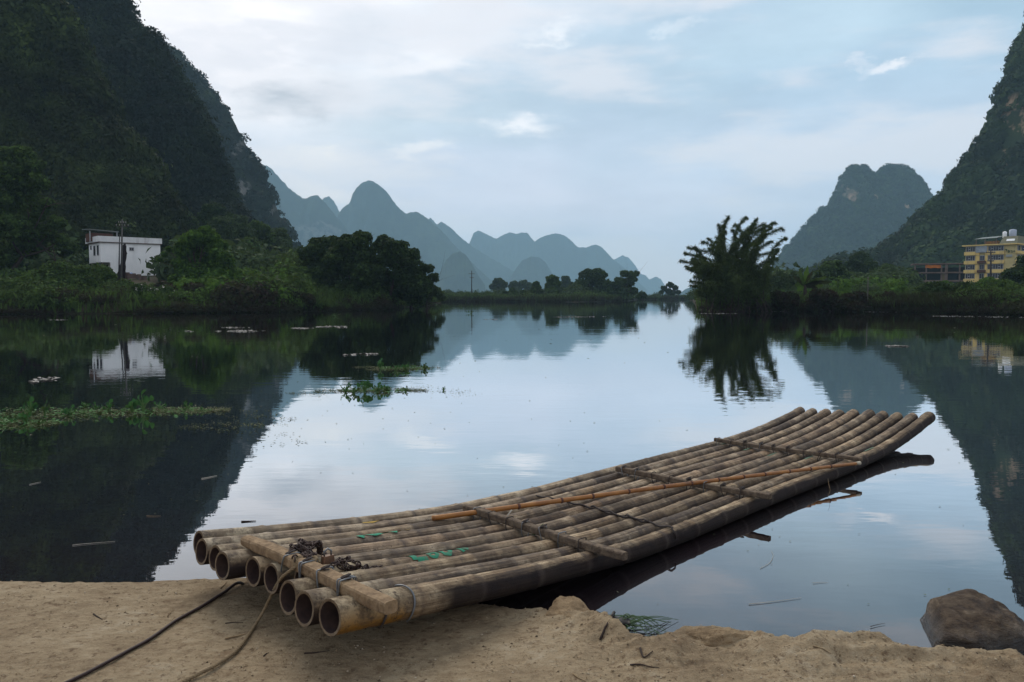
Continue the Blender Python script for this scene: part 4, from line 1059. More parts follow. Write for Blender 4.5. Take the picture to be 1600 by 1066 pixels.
def hull_rock(label, pts, seed, mat, cat, name, amp):
    import bmesh
    P_ = np.array(pts); o = P_.mean(0); o[2] = 0; bm = bmesh.new()
    for p in P_ - o: bm.verts.new(p)
    bmesh.ops.convex_hull(bm, input=list(bm.verts)); bmesh.ops.triangulate(bm, faces=list(bm.faces))
    for k in range(5): bmesh.ops.subdivide_edges(bm, edges=[e for e in bm.edges if e.calc_length() > amp * .22], cuts=1, use_grid_fill=True); bmesh.ops.triangulate(bm, faces=[f for f in bm.faces if len(f.verts) > 3])
    for k in range(1): bmesh.ops.smooth_vert(bm, verts=list(bm.verts), factor=.5, use_axis_x=True, use_axis_y=True, use_axis_z=True)
    bm.normal_update(); V = np.array([v.co for v in bm.verts]); N = np.array([v.normal for v in bm.verts]); q = V / amp
    T_ = q @ np.array([[.9, .3, .3], [-.3, .9, -.2], [-.3, .2, .9]]) * np.array([1, 1, 3.2])
    d = amp * (.20 * fbm(q * .9 + seed, 4, seed) + .20 * (1 - 2 * np.abs(fbm(T_ * .8 + seed, 5, seed + 2))) + .07 * fbm(q * 7, 4, seed + 5))
    V = V + N * d[:, None]; rr_ = np.random.default_rng(seed + 40)
    for k in range(18 if amp > .1 else 4):
        n_ = rr_.normal(size=3); n_ /= np.linalg.norm(n_); q_ = V @ n_; h_ = np.quantile(q_, rr_.uniform(.94, .992)); V = V - np.clip(q_ - h_, 0, None)[:, None] * n_ * .88
    V = V + N * (amp * .035 * (1 - 2 * np.abs(fbm(V / amp * 3.2 + seed, 4, seed + 9))))[:, None]
    for v, a in zip(bm.verts, V): v.co = a
    me = bpy.data.meshes.new(name); bm.to_mesh(me); bm.free(); me.materials.append(mat); me.polygons.foreach_set('use_smooth', np.ones(len(me.polygons), bool))
    return tag(link(name, me, None, o), label, cat)


BD = [at(1510, 921, 3.85), at(1490, 932, 3.75), at(1432, 962, 3.80), at(1440, 964, 3.85), at(1446, 978, 3.62), at(1470, 1010, 3.50), at(1545, 1022, 3.40), at(1560, 955, 3.72), at(1600, 990, 3.62), at(1665, 1030, 3.55), at(1530, 930, 3.95), at(1640, 1000, 3.9)]
BD += [np.array([p[0], p[1] + .08, -.18]) for p in (at(1450, 1000, 3.65), at(1560, 1040, 3.45), at(1680, 1040, 3.6), at(1600, 1000, 4.0), at(1470, 980, 4.0))]
hull_rock('large dark brown boulder half in the water at the lower right', BD, 5, mat_boulder(), 'boulder', 'boulder', .16)
PS = [at(884, 929, 3.92), at(896, 931, 3.90), at(866, 944, 3.86), at(905, 946, 3.84), at(928, 962, 3.76), at(858, 962, 3.78), at(895, 968, 3.70), at(925, 975, 3.68)]
PS += [np.array([p[0], p[1], -.1]) for p in (at(850, 960, 3.8), at(930, 970, 3.72), at(890, 990, 3.6), at(890, 950, 4.0))]
hull_rock('pointed pale stone at the shore edge beneath the raft', PS, 8, M['rock'], 'rock', 'rock', .075)
rock('flat crumbling rock at the shore edge right of the grass blades', (.93, 3.47, .045), (.20, .12, .075), 12, M['rock'], -.1, 8)
rock('low broad rock at the shore edge nearest the dark boulder', (1.47, 3.42, .045), (.19, .11, .07), 15, M['rock'], .1, 8)

# ------------------------------------------------------------------ the raft
A = R(46.5); U = np.array([math.cos(A), math.sin(A), 0]); W = np.array([math.sin(A), -math.cos(A), 0])
ZS = [1.6, 1.75, 2.2, 2.85, 3.35, 3.8, 4.5, 7.4, 8.0, 8.5, 9.0, 9.4, 9.7]; ZZ = [.32, .305, .245, .165, .118, .085, .065, .06, .075, .105, .155, .21, .255]
_s = np.linspace(1.5, 9.8, 400); _z = np.interp(_s, ZS, ZZ); _k = np.exp(-np.linspace(-2, 2, 31) ** 2); _k /= _k.sum(); _z = np.convolve(np.pad(_z, 15, mode='reflect', reflect_type='odd'), _k, 'valid')
zc_at = lambda s: np.interp(s, _s, _z)
T0, DT = -4.05, .15


def raft_pt(s, t, z): return U * s + W * t + np.array([0, 0, z])


def solve(px, py, t):                      # station and height seen at a pixel in the vertical plane of pole line t
    d = ray(px, py); k = t / (d @ W); p = np.array([0, 0, H]) + k * d; return p @ U, p[2]


NEAR = [1.864, 1.807, 1.803, 1.768, 1.849, 1.858, 1.917, 1.769, 1.751, 1.772]; FAR = [9.335, 9.352, 9.361, 9.382, 9.434, 9.502, 9.499, 9.506, 9.526, 9.62]
RN = [.064, .066, .064, .070, .070, .068, .052, .072, .073, .076]; RF = [.056, .055, .058, .056, .060, .060, .058, .058, .058, .066]


def mat_bamboo(name, seed, outer=False, tint=(1, 1, 1), dark=0.0):
    m, t, out = newmat(name); k = lambda c: tuple(a * b for a, b in zip(c, tint))
    uv = t.new('ShaderNodeUVMap').outputs[0]; sep = t.new('ShaderNodeSeparateXYZ'); t.l.new(uv, sep.inputs[0])
    v = t.vmath('ADD', uv, (seed * 3.71, seed * 1.3, 0))
    vv = t.vmath('ADD', t.new('ShaderNodeTexCoord').outputs['Object'], (seed * 5.1, 0, 0))
    streak = t.noise(t.mapping(v, sca=(1.6, 34, 1)), 1.0, 5, .65); fine = t.noise(t.mapping(v, sca=(7, 150, 1)), 1.0, 4, .7)
    blot = t.noise(vv, 5.5, 7, .68); spk = t.noise(vv, 70, 5, .75)
    f = t.math('ADD', t.math('MULTIPLY', streak, .45), t.math('MULTIPLY', blot, .55))
    col = t.ramp(f, [(.36, k((.050, .036, .028))), (.45, k((.140, .100, .066))), (.53, k((.29, .230, .163))), (.63, k((.53, .45, .34)))])
    col = t.mix(t.rng(fine, .46, .68, 0, .75), col, k((.11, .085, .065)))
    col = t.mix(t.rng(spk, .55, .68, 0, .85), col, k((.055, .04, .032)))
    col = t.mix(t.rng(t.noise(vv, 26, 6, .75), .56, .68, 0, .75), col, k((.06, .046, .038)))
    col = t.mix(t.rng(t.noise(t.mapping(v, sca=(.9, 5, 1)), 1.0, 5, .6), .56 - dark, .70 - dark, 0, .72), col, k((.062, .052, .050)))
    col = t.mix(t.rng(t.noise(vv, 3.3, 5, .6), .6, .75, 0, .45), col, k((.30, .19, .10)))
    tna = t.new('ShaderNodeAttribute'); tna.attribute_name = 'tone'
    col = t.mix(1.0, col, t.ramp(tna.outputs['Fac'], [(0.0, (.52, .50, .50)), (.35, (.84, .81, .78)), (.7, (1.08, 1.05, 1.0)), (1.0, (1.28, 1.24, 1.18))]), 'MULTIPLY')
    band = t.noise(t.mapping(v, sca=(5.5, 2.2, 1)), 1.0, 6, .7)
    col = t.mix(t.rng(band, .57, .66, 0, .7), col, k((.055, .045, .042)))
    # underside and sides: wet stain, widened to paint in the shade between poles; pole cut end stays fresher, straw coloured
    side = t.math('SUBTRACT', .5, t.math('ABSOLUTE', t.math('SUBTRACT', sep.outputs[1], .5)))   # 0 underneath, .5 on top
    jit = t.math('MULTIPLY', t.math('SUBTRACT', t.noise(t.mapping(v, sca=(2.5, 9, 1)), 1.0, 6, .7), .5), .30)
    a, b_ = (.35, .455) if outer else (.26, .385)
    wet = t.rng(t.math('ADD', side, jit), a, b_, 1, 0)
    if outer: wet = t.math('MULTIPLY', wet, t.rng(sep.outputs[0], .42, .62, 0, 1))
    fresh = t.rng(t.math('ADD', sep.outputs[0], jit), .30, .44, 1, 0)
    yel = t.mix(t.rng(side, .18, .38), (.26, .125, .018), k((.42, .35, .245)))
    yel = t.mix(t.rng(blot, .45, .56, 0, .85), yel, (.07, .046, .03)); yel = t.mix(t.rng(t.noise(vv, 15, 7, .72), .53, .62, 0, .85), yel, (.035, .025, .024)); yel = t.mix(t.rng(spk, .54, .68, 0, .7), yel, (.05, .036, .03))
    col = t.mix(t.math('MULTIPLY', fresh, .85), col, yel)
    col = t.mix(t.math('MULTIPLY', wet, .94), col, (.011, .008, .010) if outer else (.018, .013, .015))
    att = t.new('ShaderNodeAttribute'); att.attribute_name = 'ring'
    col = t.mix(t.math('MULTIPLY', att.outputs['Fac'], .95), col, k((.065, .05, .045)))
    nb = t.bump(t.math('ADD', t.math('MULTIPLY', streak, .6), t.math('ADD', t.math('MULTIPLY', fine, .5), t.math('MULTIPLY', spk, .5))), .8, .006)
    principled(t, out, col, t.rng(blot, .3, .7, .6, .85), nb, .12 if outer else .2); return m


M['bam_in'] = simple('bamboo_hollow', (.045, .03, .026), (.022, .016, .017), 20, .9, .05)
M['bam_cut'] = simple('bamboo_cut_edge', (.20, .15, .10), (.10, .07, .05), 40, .8, .1, .003)


def pole_path(i, n, s0=None, s1=None):
    r = np.random.default_rng(200 + i); s = np.linspace(NEAR[i] if s0 is None else s0, FAR[i] if s1 is None else s1, n)
    t = T0 + DT * i; wob = .012 * fbm(P3(s * .55, i * 3.1, 0), 3, 41) * (1 + 0 * s); zw = .010 * fbm(P3(s * .7, i * 5.3, 2), 3, 43)
    z = zc_at(s) + zw + (.02 if i == 6 else 0) * smooth(s, 2.6, 2.0)
    return U[None] * s[:, None] + W[None] * (t + wob)[:, None] + np.array([0, 0, 1.0]) * z[:, None], s


def pole_rad(i, s):
    return np.interp(s, [NEAR[i], NEAR[i] + 1.6, FAR[i]], [RN[i], (RN[i] + .058) / 2 - .004, RF[i] - .002])


NODES = []
raft_base = raft_pt(5.6, -3.37, 0)
raft = empty('bamboo_raft', raft_base, label='long bamboo raft of ten poles resting on the shore with both ends upturned', cat='raft')


def build_pole(i):
    n = 330; nseg = 22; P, s = pole_path(i, n); T, N, B = frames(P); r = np.random.default_rng(60 + i); rad = pole_rad(i, s)
    nd = []; q = NEAR[i] + r.uniform(.30, .5)
    while q < FAR[i] - .08: nd.append(q); q += r.uniform(.30, .44)
    nd.append(FAR[i] - .10); NODES.append(nd)
    ring = np.zeros(n); seg = np.searchsorted(np.array(nd), s); tone = r.uniform(0, 1, len(nd) + 1)[seg] + .12 * r.normal(size=n)
    for q in nd:
        d = (s - q); rad = rad + .0042 * np.exp(-(d / .016) ** 2) - .0022 * np.exp(-((d - .03) / .018) ** 2); ring = np.maximum(ring, np.exp(-((d - .018) / .020) ** 2) * r.uniform(.4, 1))
    rad = np.where(s > FAR[i] - .10, rad + .004, rad)
    ang = np.arange(nseg + 1) / nseg * 2 * math.pi        # 0 = straight down -> v .5 = top
    oval = 1 + .03 * np.cos(2 * ang + i)
    D = lambda a: -np.cos(a)[None, :, None] * N[:, None] + np.sin(a)[None, :, None] * B[:, None]
    body = P[:, None] + (rad[:, None] * oval[None])[..., None] * D(ang)
    V = [body.reshape(-1, 3)]; Fs = [grid_faces(n, nseg + 1)[:, ::-1]]; mi = [np.zeros((n - 1) * nseg, int)]
    uvU = [np.repeat(s - NEAR[i], nseg + 1)]; uvV = [np.tile(ang / (2 * math.pi), n)]; rg = [np.repeat(ring, nseg + 1)]; tn_ = [np.repeat(tone, nseg + 1)]
    off = n * (nseg + 1)
    # hollow near end: cut annulus, inner wall, diaphragm
    lay = []; wall = .012
    for ss, kk in ((0, rad[0]), (0, rad[0] - wall), (6, rad[6] - wall - .004), (10, .001)):
        lay.append(P[ss] + (kk * oval)[:, None] * D(ang)[ss])
    lay = np.array(lay); fq = grid_faces(4, nseg + 1) + off; V.append(lay.reshape(-1, 3)); Fs.append(fq); mi.append(np.repeat([2, 1, 1], nseg)); off += 4 * (nseg + 1)
    # far end: blunt, slightly rounded cut
    lay = np.array([P[-1] + (kk * oval)[:, None] * D(ang)[-1] + T[-1] * dd for kk, dd in ((rad[-1], 0), (rad[-1] * .93, .006), (rad[-1] * .75, .004), (.001, -.004))])
    V.append(lay.reshape(-1, 3)); Fs.append(grid_faces(4, nseg + 1)[:, ::-1] + off); mi.append(np.repeat([2, 2, 2], nseg))
    for _ in range(2):
        uvU.append(np.zeros(4 * (nseg + 1))); uvV.append(np.tile(ang / (2 * math.pi), 4)); rg.append(np.zeros(4 * (nseg + 1))); tn_.append(np.full(4 * (nseg + 1), .5))
    V = np.vstack(V) - raft_base; Fs = np.vstack(Fs)
    tn = [(1, 1, 1), (.95, .95, .98), (1.05, 1.02, .98), (.92, .9, .9), (1.0, .93, .88), (.86, .85, .85), (.92, .88, .84), (1.04, 1, .93), (.9, .88, .88), (1, .97, .92)][i]
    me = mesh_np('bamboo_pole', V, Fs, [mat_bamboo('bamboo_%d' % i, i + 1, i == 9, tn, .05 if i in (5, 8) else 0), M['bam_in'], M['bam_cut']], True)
    me.polygons.foreach_set('material_index', np.concatenate(mi).astype(np.int32))
    uv = me.uv_layers.new(name='UVMap'); li = np.zeros(len(me.loops), np.int32); me.loops.foreach_get('vertex_index', li)
    uv.data.foreach_set('uv', np.stack([np.concatenate(uvU)[li], np.concatenate(uvV)[li]], -1).astype(np.float32).ravel())
    at_ = me.attributes.new('ring', 'FLOAT', 'POINT'); at_.data.foreach_set('value', np.concatenate(rg).astype(np.float32))
    at_ = me.attributes.new('tone', 'FLOAT', 'POINT'); at_.data.foreach_set('value', np.concatenate(tn_).astype(np.float32))
    o = link('bamboo_pole', me, raft)
    if i == 9: o['label'] = 'thick outer pole with a dark wet side and yellow near end'
    return o


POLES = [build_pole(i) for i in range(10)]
M['green_paint'] = simple('green_paint', (.012, .24, .145), (.06, .15, .10), 30, .8, .15, grime=(.13, .11, .08))
M['green_faded'] = simple('faded_green_paint', (.09, .19, .14), (.13, .17, .12), 18, .8, .1)
M['yellow_paint'] = simple('yellow_paint_mark', (.42, .27, .03), (.30, .19, .03), 22, .7, .2)


def paint(i, strokes, mat, name='painted_mark'):
    """strokes: (polyline of (s, angle from top in degrees, + towards the near side), width in m) lying on pole i"""
    mb = MB()
    for pts, w in strokes:
        p = np.array(pts, float); rr = pole_rad(i, p[0, 0]); q = []
        for a, b in zip(p[:-1], p[1:]):
            L = math.hypot(b[0] - a[0], R(b[1] - a[1]) * rr); k = max(2, int(L / .006)); q += [a + (b - a) * j / k for j in range(k)]
        q.append(p[-1]); q = np.array(q); d = np.gradient(q, axis=0); d[:, 1] = np.radians(d[:, 1]) * rr; d /= np.linalg.norm(d, axis=1)[:, None] + 1e-9
        rw = np.random.default_rng(int(abs(p[0, 0]) * 1e4)); V = []; m = 5
        path, ss = pole_path(i, 500); Tn, Nn, Bn = frames(path)
        wid = w * (1 + .22 * vnoise(P3(np.arange(len(q)) * .5, p[0, 0] * 9, 0), 3))
        for (s_, an), dd, ww in zip(q, d, wid):
            for j in range(m):
                o = (j / (m - 1) - .5) * ww; sa = s_ - dd[1] * o; aa = R(an * .95 - 21) + dd[0] * o / rr
                k = np.searchsorted(ss, sa).clip(1, len(ss) - 1); f = (sa - ss[k - 1]) / (ss[k] - ss[k - 1]); c = path[k - 1] * (1 - f) + path[k] * f
                V.append(c + (pole_rad(i, sa) + .0048) * (math.cos(aa) * Nn[k] - math.sin(aa) * Bn[k] * SGN))
        n = len(q); Fs = [(a * m + b, a * m + b + 1, a * m + m + b + 1, a * m + m + b) for a in range(n - 1) for b in range(m - 1)]
        mb.add(V, Fs)
    return mb.build(name, mat, POLES[i], True, raft_base)


_T, _N, _B = frames(pole_path(5, 50)[0]); SGN = -1.0 if (_B[20] @ W) > 0 else 1.0


def glyphs():
    i = 6; s0 = solve(640, 895, T0 + DT * i)[0]; s1 = solve(730, 882, T0 + DT * i)[0]; L = s1 - s0; g = lambda f: s0 + f * L
    # reads L o o Y along the pole
    paint(i, [([(g(.03), -25), (g(.03), 62)], .034), ([(g(.05), 60), (g(.22), 60)], .024)], M['green_paint'], 'painted_letter')
    paint(i, [([(g(.27), -15), (g(.34), -22), (g(.40), 0), (g(.42), 40), (g(.36), 62), (g(.29), 52), (g(.28), 25), (g(.34), 12), (g(.42), 22)], .022)], M['green_paint'], 'painted_letter')
    paint(i, [([(g(.56), -22), (g(.51), 10), (g(.53), 48), (g(.60), 56), (g(.66), 30), (g(.65), -10), (g(.58), -24)], .023)], M['green_paint'], 'painted_letter')
    paint(i, [([(g(.74), -35), (g(.84), 15), (g(.87), 55)], .024), ([(g(.86), -38), (g(.90), 5), (g(.97), 40)], .026)], M['green_paint'], 'painted_letter')
    s = lambda px, py, k: solve(px, py, T0 + DT * k)[0]
    k = 3; a = s(581, 864, k); b = s(608, 861, k); c = s(558, 867, k)
    paint(k, [([(a - .05, -10), (a, 25), (a + .06, 20)], .034), ([(b - .04, -30), (b + .05, 25)], .040)], M['green_paint']); paint(k, [([(c, 10), (c + .03, 40)], .03)], M['green_paint'])
    a = s(620, 857, k); b = s(637, 854, k); paint(k, [([(a - .05, 0), (a + .05, -12)], .02), ([(b - .01, 0), (b + .02, 5)], .024)], M['yellow_paint'])
    k = 1; a = s(566, 844, k); b = s(596, 840, k); paint(k, [([(a, 15), ((a + b) / 2, 25), (b, -5)], .022)], M['yellow_paint'])
    k = 9; a = s(1357, 712, k); paint(k, [([(a - .06, -8), (a + .16, -6)], .05)], M['green_faded'])
    for k, px, py in ((5, 1207, 722), (1, 1135, 700), (3, 1170, 714), (7, 1265, 726)):
        a = s(px, py, k); paint(k, [([(a - .09, 5), (a + .1, -5)], .04)], M['green_faded'])
    for k, px, py in ((4, 1107, 722), (6, 798, 848)): pass


glyphs()
M['bar_new'] = simple('pale_sawn_wood', (.31, .22, .135), (.15, .10, .062), 22, .85, .1, .008, stretch=(1, 1, 1), grime=(.07, .048, .036))
M['bar_old'] = simple('grey_weathered_wood', (.18, .138, .10), (.075, .056, .045), 26, .88, .1, .008, grime=(.035, .027, .027))
M['wire'] = simple('galvanised_wire', (.20, .22, .24), (.12, .12, .13), 30, .5, .5, metal=.6)
M['wire_old'] = simple('dark_lashing', (.055, .045, .042), (.035, .028, .028), 30, .8, .2)
TOPR = .067
BARS = [((385, 836), (611, 936), .070, .056, 'bar_new'), ((727, 789), (977, 862), .052, .048, 'bar_old'), ((964, 729), (1204, 772), .050, .044, 'bar_old'), ((1117, 684), (1347, 716), .044, .038, 'bar_old')]


def bar_ends(b):
    (a, c, bw, bh, mt) = b; out = []
    for (px, py) in (a, c):
        s = 5.0
        for _ in range(12):
            z = float(zc_at(s)) + TOPR + bh; p = un(px, py, z); s = p @ U
        out.append(p - [0, 0, bh / 2])
    return out


for bi, b in enumerate(BARS):
    p0, p1 = bar_ends(b); bw, bh = b[2], b[3]; n = 26; d = (p1 - p0); L = np.linalg.norm(d); d /= L; sd_ = np.cross(d, [0, 0, 1]); sd_ /= np.linalg.norm(sd_); upv = np.cross(sd_, d); V = []; cs = 12
    for k in range(n):
        f = k / (n - 1); c = p0 + d * L * f; q = [c + [0, 0, .006 * math.sin(f * 5 + bi)]][0]
        for j in range(cs):
            a = (j + .5) / cs * 2 * math.pi; ca, sa = math.cos(a), math.sin(a); pw = .42 if not (bi == 0 and f < .12) else .75
            e = .92 if k in (0, n - 1) else 1
            x = math.copysign(abs(ca) ** pw, ca) * bw / 2 * e; y = math.copysign(abs(sa) ** pw, sa) * bh / 2 * e
            nn = 1 + .05 * fbm(P3(f * 9, j * .8, bi * 5), 3, 51)
            V.append(q + sd_ * x * nn + upv * y * nn)
    Fs = [(k * cs + j, k * cs + (j + 1) % cs, (k + 1) * cs + (j + 1) % cs, (k + 1) * cs + j) for k in range(n - 1) for j in range(cs)] + [tuple(range(cs - 1, -1, -1)), tuple((n - 1) * cs + j for j in range(cs))]
    mb = MB(); mb.add(V, Fs); o = mb.build('crossbar', M[b[4]], raft, False, raft_base)
    for p_ in o.data.polygons: p_.use_smooth = False
    if bi == 0: o['label'] = 'pale thick crossbar at the near end'
    # wire lashings between the poles
    rl = np.random.default_rng(400 + bi); ts = np.array([p0 @ W, p1 @ W])
    for k in range(9):
        tt = T0 + DT * (k + .5); f = (tt - ts[0]) / (ts[1] - ts[0])
        if not .02 < f < .98 or (bi == 0 and 3 <= k <= 4): continue
        c = p0 + d * L * f + d * rl.normal() * .008
        for w_ in range(1 if bi else rl.integers(1, 3)):
            sk = rl.normal() * .018; loop = []
            for (x, y) in ((-1, .9), (-.6, 1.08), (.6, 1.08), (1, .9), (1.06, -.6), (.95, -1.6), (.4, -2.7), (-.4, -2.7), (-.95, -1.6), (-1.06, -.6)):
                loop.append(c + sd_ * x * (bw / 2 + .005) + upv * y * (bh / 2 + .003) + d * (sk * y * .4 + w_ * .012))
            m_ = MB(); m_.tube(catmull(loop + [loop[0]], 3), .0032 if bi else .0036, 6, False); m_.build('lashing', M['wire' if (bi == 0 or rl.uniform() < .3) else 'wire_old'], raft, True, raft_base)
        if rl.uniform() < .75:            # twisted knot
            kp = [c + upv * (bh / 2 + .006) + d * .01 * math.sin(a) + sd_ * (.02 * math.cos(a * 1.3)) + upv * .012 * math.sin(a * .7) for a in np.linspace(0, 9, 22)]
            m_ = MB(); m_.tube(kp, .004, 6); m_.build('knot', M['wire_old'], raft, True, raft_base)


def surf(s, t, lift=.0):                  # a point draped on the poles
    i = (t - T0) / DT; k = int(np.clip(round(i), 0, 9)); dt = t - (T0 + DT * k); r_ = float(pole_rad(k, s)); return raft_pt(s, t, float(zc_at(s)) + math.sqrt(max(r_ * r_ - min(abs(dt), r_ * .8) ** 2, 0)) + lift)


# cord laced across the middle of the raft
q = []
for f in np.linspace(0, 1, 64):
    px, py = 838 + (1075 - 838) * f, 771 + (831 - 771) * f ** 1.12; p = un(px, py, .14); q.append(surf(p @ U, min(p @ W, T0 + DT * 9 + .03), .006))
q = np.array(q); q[:, 2] = np.convolve(np.pad(q[:, 2], 2, mode='edge'), np.ones(5) / 5, 'valid') + .004
mb = MB(); mb.tube(q, .007, 7); mb.tube(q[22:48] + np.stack([.011 * np.cos(np.arange(26) * .9), .011 * np.sin(np.arange(26) * .9), .008 + .006 * np.sin(np.arange(26) * .9)], 1), .006, 6)
mb.tube([q[-1], q[-1] + W * .03 - [0, 0, .025], q[-1] + W * .034 - [0, 0, .06]], .006, 6)
mb.build('lacing_cord', M['wire_old'], raft, True, raft_base)
# loop of pale wire round the outer pole near the first crossbar, dark band at the cut end
i = 9; s_ = solve(636, 930, T0 + DT * 9)[0]
for s_, rr, mt in ((solve(628, 935, T0 + DT * 9)[0], .0045, 'wire'), (NEAR[9] + .225, .005, 'wire_old')):
    c = pole_path(9, 3, s_, s_ + .01)[0][0]; k = float(pole_rad(9, s_)) + .006
    mb = MB(); mb.tube([c + W * math.sin(a) * k + np.array([0, 0, 1]) * math.cos(a) * k + U * .012 * math.sin(a * 2) for a in np.linspace(-.5, 2.6, 18)], rr, 6); mb.build('lashing', M[mt], raft, True, raft_base)
# dangling straw off the outer pole
# punting pole
M['punt'] = simple('varnished_bamboo', (.34, .145, .032), (.20, .075, .02), 7, .45, .4, stretch=(1, 1, 1), grime=(.10, .045, .02))


def punting_pole():
    a = un(676, 810, .20); zs = .185; b = un(1338, 724.5, .138); n = 140; d = b - a; L = np.linalg.norm(d); f = np.linspace(0, 1, n); P = a + d * f[:, None]; P[:, 2] += .012 * np.sin(f * math.pi) + 0
    rad = np.interp(f, [0, 1], [.0175, .0135]); rgn = np.random.default_rng(8); x = .09
    nodes = []
    while x < .97: nodes.append(x); x += rgn.uniform(.055, .085)
    for q_ in nodes: rad = rad + .0022 * np.exp(-((f - q_) * L / .012) ** 2)
    root = empty('punting_pole', a, label='long orange brown bamboo punting pole lying diagonally across the raft', cat='pole')
    mb = MB(); mb.tube(P, rad, 12); mb.build('shaft', M['punt'], root, True, a)
    for q_ in nodes:
        c = a + d * q_ + [0, 0, .012 * math.sin(q_ * math.pi)]; rr = float(np.interp(q_, [0, 1], [.0205, .0165])); u_ = d / L; k = MB(); k.tube([c - u_ * .009, c, c + u_ * .009], [rr * .93, rr * 1.03, rr * .93], 12); k.build('node_ring', M['brown'], root, True, a)
    u_ = d / L; k = MB(); k.tube([b - u_ * .005, b + u_ * .045, b + u_ * .055], [.0155, .018, .008], 12); k.build('end_cap', simple('bleached_wood', (.45, .40, .32), (.3, .26, .2), 20, .8, .1), root, True, a)


punting_pole()
M['rust'] = simple('rusty_chain', (.055, .032, .026), (.028, .018, .018), 30, .7, .35, .002, metal=.3)
M['rope'] = simple('tan_rope', (.24, .18, .11), (.15, .11, .07), 60, .9, .1, .003)
M['cable'] = simple('dark_cable', (.040, .024, .022), (.025, .016, .016), 30, .6, .25)


def chain():
    r = np.random.default_rng(19); mb = MB(); hh = lambda px, py: None; pts = []
    way = [(462, 898), (457, 884), (466, 876), (476, 890), (484, 896), (490, 884), (472, 868), (463, 880), (480, 880), (492, 890), (470, 872), (480, 862), (468, 866), (486, 874), (500, 864), (476, 880), (470, 862), (490, 864), (508, 868), (520, 876), (532, 868), (545, 864), (530, 876), (520, 882), (548, 880), (560, 872), (540, 870), (525, 872), (552, 882), (566, 878), (580, 872), (597, 876)]
    path = catmull([(a, b, 0) for a, b in way], 9); prev = None
    for k, (px, py, _) in enumerate(path):
        p = un(px + r.normal() * 1.5, py + r.normal() * 1.2, .34); s, t = p @ U, p @ W; q = surf(s, t, .010 + .032 * r.uniform() * (1 if px < 575 else .2))
        if px < 500 and s < 2.36: q[2] += .05
        pts.append(q)
    pts = np.array(pts); acc = [pts[0]]
    for q in pts[1:]:
        while np.linalg.norm(q - acc[-1]) > .023: acc.append(acc[-1] + (q - acc[-1]) / np.linalg.norm(q - acc[-1]) * .023)
    acc = np.array(acc); base = acc.mean(0); base[2] = acc[:, 2].min()
    for k in range(len(acc) - 1):
        c = (acc[k] + acc[k + 1]) / 2; d = acc[k + 1] - acc[k] + r.normal(size=3) * .006; d /= np.linalg.norm(d); n = r.normal(size=3) * .5 + (np.array([0, 0, 1.]) if k % 2 else np.cross(d, [0, 0, 1.])); n -= (n @ d) * d; n /= np.linalg.norm(n); e = np.cross(n, d)
        loop = [c + d * (.0195 * math.cos(a)) + e * (.0115 * math.sin(a)) for a in np.arange(12) / 12 * 2 * math.pi]; mb.tube(loop, .0036, 6, False, 0, True)
    o = mb.build('chain', M['rust'], None, True, base); tag(o, 'rusty iron chain heaped over the near crossbar of the raft', 'chain')
    c = un(512, 866, .37); c = surf(c @ U, c @ W, .05); root = empty('padlock', c, R(40), label='brown rusty padlock block lying in the chain heap', cat='padlock'); k = MB(); k.box((0, 0, 0), (.06, .03, .05), 0, 0, (.9, .9)); k.build('body', simple('brown_lock', (.19, .10, .06), (.1, .06, .04), 30, .6, .3), root)
    k = MB(); k.tube([(-.018, 0, .025), (-.018, 0, .045), (0, 0, .058), (.018, 0, .045), (.018, 0, .025)], .005, 6); k.build('shackle', M['wire'], root, True)


chain()


def rope():
    P = []
    for (px, py, z) in ((500, 878, .385), (480, 880, .395), (466, 884, .385), (456, 890, .37), (441, 902, .32), (430, 918, .25), (420, 938, .17), (410, 958, .115)): P.append(un(px, py, z))
    for (px, py) in ((398, 980), (384, 1002), (365, 1025), (335, 1048), (300, 1068), (240, 1100), (150, 1140)):
        p = un(px, py, .075); P.append([p[0], p[1], float(shore_z(p[0], p[1])) + .012])
    p = catmull(P, 9); n = len(p); root = empty('mooring_rope', p[-1] * 0 + p[int(n * .6)], label='tan mooring rope hanging from the chain and running down the sand', cat='rope'); o = np.array(root.location)
    mb = MB()
    T, N, B = frames(p); dl = np.concatenate([[0], np.cumsum(np.linalg.norm(np.diff(p, axis=0), axis=1))]); fs = np.linspace(0, dl[-1], int(dl[-1] / .008)); cp = lambda A_: np.stack([np.interp(fs, dl, A_[:, k]) for k in range(3)], -1); pc, Nc, Bc = cp(p), cp(N), cp(B)
    for k in range(3):
        a = fs / .045 * 2 * math.pi + k * 2.094; mb.tube(pc + .0040 * (np.cos(a)[:, None] * Nc + np.sin(a)[:, None] * Bc), .0046, 6)
    mb.build('strand', M['rope'], root, True, o)
    k = MB(); c = un(478, 877, .40); s0 = un(464, 866, .39); kp = [c + np.array([.05 * math.cos(a), .03 * math.sin(a), .012 * math.sin(a * 2.3)]) for a in np.linspace(0, 12, 60)]; k.tube(kp, .008, 7); k.build('knot', M['rope'], root, True, o)


rope()


def cable():
    P = []
    for (px, py) in ((400, 893), (378, 909), (350, 925), (318, 946), (290, 962), (272, 974), (235, 1001), (200, 1023), (165, 1045), (127, 1067), (60, 1100)):
        p = un(px, py, .07); P.append([p[0], p[1], float(shore_z(p[0], p[1])) + .010])
    p = catmull(P, 8); mb = MB(); mb.tube(p, .0078, 9); o = mb.build('mooring_cable', M['cable'], None, True, p[len(p) // 2]); tag(o, 'dark cable running from beneath the raft across the sand', 'cable')


cable()
